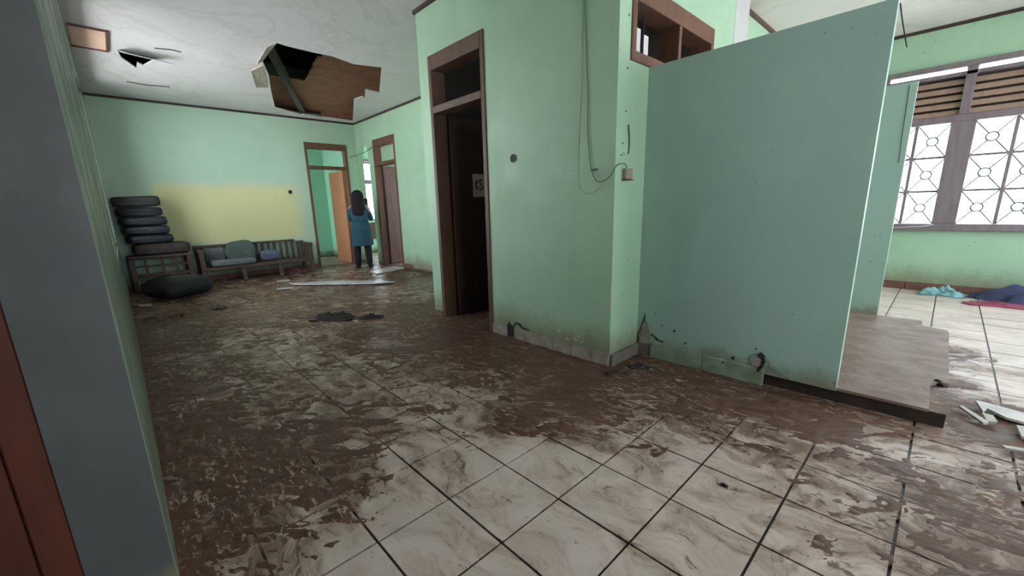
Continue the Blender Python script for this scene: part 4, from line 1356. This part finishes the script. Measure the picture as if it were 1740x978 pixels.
slab('board_shard', [(0.172, 3.04), (0.186, 3.045), (0.262, 2.93), (0.298, 2.935), (0.285, 3.0), (0.25, 3.01), (0.268, 2.905), (0.252, 2.895)], 0.012, 0.010, 'board_debris', 'narrow white shard of board beside the raised step', 'debris', (0.05, 0.08))
slab('board_shard', [(0.232, 3.16), (0.25, 3.165), (0.40, 3.14), (0.46, 3.06), (0.40, 3.02), (0.33, 3.03), (0.27, 3.09), (0.255, 3.04)], 0.012, 0.012, 'board_debris', 'broken pale board slab lying by the step towards the right edge', 'debris', (-0.02, 0.05))
slab('board_shard', [(0.355, 2.95), (0.50, 2.99), (0.52, 2.86), (0.42, 2.83), (0.362, 2.825)], 0.012, 0.014, 'board_debris', 'jagged pale board piece at the right edge of the picture', 'debris', (0.05, 0.02))
slab('board_shard', [(0.298, 2.69), (0.45, 2.74), (0.45, 2.715), (0.31, 2.67)], 0.010, 0.008, 'board_debris', 'thin sliver of board in the mud below the jagged piece', 'debris')
crumple('mud_clod', (-1.34, 2.25, 0.004), 0.16, 0.07, 0.03, 'mud_bits', 'small pile of dark debris in the mud by the wall corner', 'debris', rz=0.7, seed=21, n=20, nm=14)
crumple('mud_clod', (-1.30, 2.46, 0.004), 0.14, 0.07, 0.03, 'mud_bits', 'dark debris clump in front of the loose skirting tile', 'debris', rz=0.6, seed=22, n=20, nm=14)
crumple('mud_clod', (-0.455, 1.59, 0.001), 0.03, 0.02, 0.012, 'black', 'tiny dark pebble on the cleaner tiles', 'debris', seed=23, n=12, nm=10)
crumple('mud_clod', (0.09, 3.20, 0.071), 0.07, 0.05, 0.03, 'black', 'black scrap wedged at the broken corner of the step', 'debris', seed=24, n=14, nm=10)


# ------------------------------------------------------------------ person in the arched opening
def person():
    P0 = Vector((-7.74, 3.47, 0))
    F_ = Vector((-0.86, 0.51, 0)).normalized()
    R_ = Vector((F_.y, -F_.x, 0))

    def W_(r, f, z):
        return P0 + R_ * r + F_ * f + Vector((0, 0, z))
    J = {}
    E = []
    V_, rad = [], []

    def add(k, p, r, par=None):
        J[k] = len(V_)
        V_.append(W_(*p) - P0)
        rad.append(r)
        if par is not None:
            E.append((J[par], J[k]))
    add('pelvis', (0, 0, 0.78), 0.125)
    add('waist', (0, 0.0, 0.93), 0.105, 'pelvis')
    add('chest', (0, 0.01, 1.08), 0.125, 'waist')
    add('neckb', (0, 0.0, 1.20), 0.06, 'chest')
    add('neck', (0, 0.01, 1.26), 0.045, 'neckb')
    add('jaw', (0, 0.035, 1.315), 0.065, 'neck')
    add('head', (0, 0.015, 1.39), 0.088, 'jaw')
    add('crown', (0, 0.005, 1.445), 0.06, 'head')
    add('nose', (0, 0.112, 1.37), 0.014, 'head')
    for s, n_ in ((-1, 'L'), (1, 'R')):
        add('ear' + n_, (s * 0.088, 0.01, 1.375), 0.016, 'head')
        add('hip' + n_, (s * 0.085, 0, 0.72), 0.09, 'pelvis')
        add('knee' + n_, (s * 0.10, 0.01, 0.41), 0.058, 'hip' + n_)
        add('calf' + n_, (s * 0.105, -0.015, 0.29), 0.055, 'knee' + n_)
        add('ankle' + n_, (s * 0.11, 0, 0.075), 0.036, 'calf' + n_)
        add('toe' + n_, (s * 0.125, 0.13, 0.035), 0.032, 'ankle' + n_)
        add('sh' + n_, (s * 0.155, 0, 1.165), 0.056, 'neckb')
    # right arm raised holding a phone before the face, left forearm across
    add('elR', (0.205, 0.05, 0.955), 0.040, 'shR')
    add('wrR', (0.13, 0.23, 1.12), 0.029, 'elR')
    add('paR', (0.115, 0.255, 1.18), 0.033, 'wrR')
    add('elL', (-0.175, 0.08, 0.955), 0.040, 'shL')
    add('wrL', (-0.03, 0.24, 1.03), 0.029, 'elL')
    add('paL', (0.02, 0.26, 1.06), 0.033, 'wrL')
    fr = [(0.145, 0.27, 1.235), (0.130, 0.285, 1.25), (0.112, 0.29, 1.25), (0.095, 0.285, 1.235)]
    for k, q in enumerate(fr):
        add('fR%d' % k, q, 0.009, 'paR')
        add('gR%d' % k, (q[0] - 0.012, q[1] - 0.018, q[2] + 0.018), 0.008, 'fR%d' % k)
    add('tR', (0.15, 0.235, 1.21), 0.010, 'paR')
    add('uR', (0.155, 0.245, 1.245), 0.009, 'tR')
    fl2 = [(0.075, 0.285, 1.085), (0.08, 0.28, 1.068), (0.078, 0.27, 1.052), (0.07, 0.262, 1.038)]
    for k, q in enumerate(fl2):
        add('fL%d' % k, q, 0.009, 'paL')
        add('gL%d' % k, (q[0] + 0.018, q[1] - 0.02, q[2] + 0.004), 0.008, 'fL%d' % k)
    add('tL', (0.03, 0.25, 1.105), 0.010, 'paL')
    me = bpy.data.meshes.new('person')
    me.from_pydata([tuple(p) for p in V_], E, [])
    o = bpy.data.objects.new('person', me)
    COL.objects.link(o)
    o.location = P0
    sk = o.modifiers.new('skin', 'SKIN')
    sk.use_smooth_shade = True
    layer = me.skin_vertices[0] if len(me.skin_vertices) else None
    if layer is None:
        bpy.context.view_layer.objects.active = o
        bpy.ops.mesh.customdata_skin_add()
        layer = me.skin_vertices[0]
    for i, r in enumerate(rad):
        layer.data[i].radius = (r, r)
    layer.data[0].use_root = True
    sb = o.modifiers.new('sub', 'SUBSURF')
    sb.levels = 1
    sb.render_levels = 2
    me.materials.append(MATS['skin'])
    tag(o, 'woman in knee-length teal dress, back turned, standing by the arched opening', 'person')

    def ring(z, a, b, cr=0.0, cf=0.0, n=28, wav=0.0, ph=0.0):
        return [W_(cr + a * math.cos(t) * (1 + wav * math.sin(7 * t + ph)), cf + b * math.sin(t) * (1 + wav * math.sin(7 * t + ph)), z) for t in [2 * math.pi * k / n for k in range(n)]]
    dr = MB().loft([ring(0.445, 0.205, 0.185, wav=0.05), ring(0.46, 0.21, 0.19, wav=0.05), ring(0.60, 0.20, 0.175, wav=0.04, ph=0.5), ring(0.78, 0.19, 0.165, wav=0.02, ph=1), ring(0.90, 0.155, 0.135, wav=0.01), ring(0.96, 0.15, 0.13), ring(1.08, 0.175, 0.145, cf=0.005), ring(1.16, 0.170, 0.11), ring(1.215, 0.13, 0.085), ring(1.245, 0.065, 0.06)])
    d = dr.build('dress', 'fabric_teal', o, smooth=True)
    MB().loft([ring(0.905, 0.158, 0.139), ring(0.93, 0.157, 0.138), ring(0.945, 0.154, 0.135)]).build('waistband', 'fabric_teal', d, smooth=True)
    for s, a, b in ((1, (0.205, 0.05, 0.955), (0.150, 0.18, 1.075)), (-1, (-0.175, 0.08, 0.955), (-0.08, 0.19, 1.0))):
        MB().tube(smooth_path([W_(s * 0.115, 0, 1.175), W_(s * 0.165, 0.02, 1.09), W_(*a), W_(*b)], 4), [0.056] * 4 + [0.052] * 4 + [0.047] * 4 + [0.040], 12).build('sleeve', 'fabric_teal', d, smooth=True)
    tr = MB()
    for s in (-1, 1):
        tr.tube([W_(s * 0.085, 0, 0.74), W_(s * 0.095, 0.01, 0.55), W_(s * 0.10, 0.012, 0.41), W_(s * 0.105, -0.012, 0.27), W_(s * 0.11, 0, 0.07)], [0.105, 0.085, 0.070, 0.066, 0.05], 16)
    tr.build('trousers', 'trouser_black', o, smooth=True)
    for s in (-1, 1):
        MB().pillow(W_(s * 0.118, 0.045, 0.038), (0.10, 0.25, 0.076), Matrix((R_, F_, Vector((0, 0, 1)))).transposed(), 0.7, 0.7).build('shoe', 'trouser_black', o, smooth=True)
    hr_ = MB().loft([ring(1.02, 0.085, 0.035, cf=-0.10), ring(1.06, 0.105, 0.045, cf=-0.10), ring(1.16, 0.118, 0.06, cf=-0.085), ring(1.26, 0.112, 0.085, cf=-0.045), ring(1.34, 0.112, 0.10, cf=-0.015), ring(1.40, 0.110, 0.108, cf=-0.002), ring(1.45, 0.095, 0.098, cf=0.0), ring(1.485, 0.060, 0.065), ring(1.50, 0.02, 0.02)])
    hr_.build('hair', 'hair', o, smooth=True)
    # phone in the raised hand
    ph = MB(Matrix.Translation(W_(0.118, 0.262, 1.27)) @ Matrix((R_, F_, Vector((0, 0, 1)))).transposed().to_4x4())
    ph.box(-0.038, 0.038, -0.005, 0.005, -0.07, 0.08, 0.004)
    pho = ph.build('phone', 'phone_case', loc=W_(0.118, 0.262, 1.20), label='pale phone held up in the hand of the woman in teal', cat='phone')
    scr = MB(Matrix.Translation(W_(0.118, 0.2565, 1.27)) @ Matrix((R_, F_, Vector((0, 0, 1)))).transposed().to_4x4())
    scr.box(-0.034, 0.034, -0.0008, 0.0004, -0.064, 0.074)
    scr.build('screen', 'black', pho)


person()
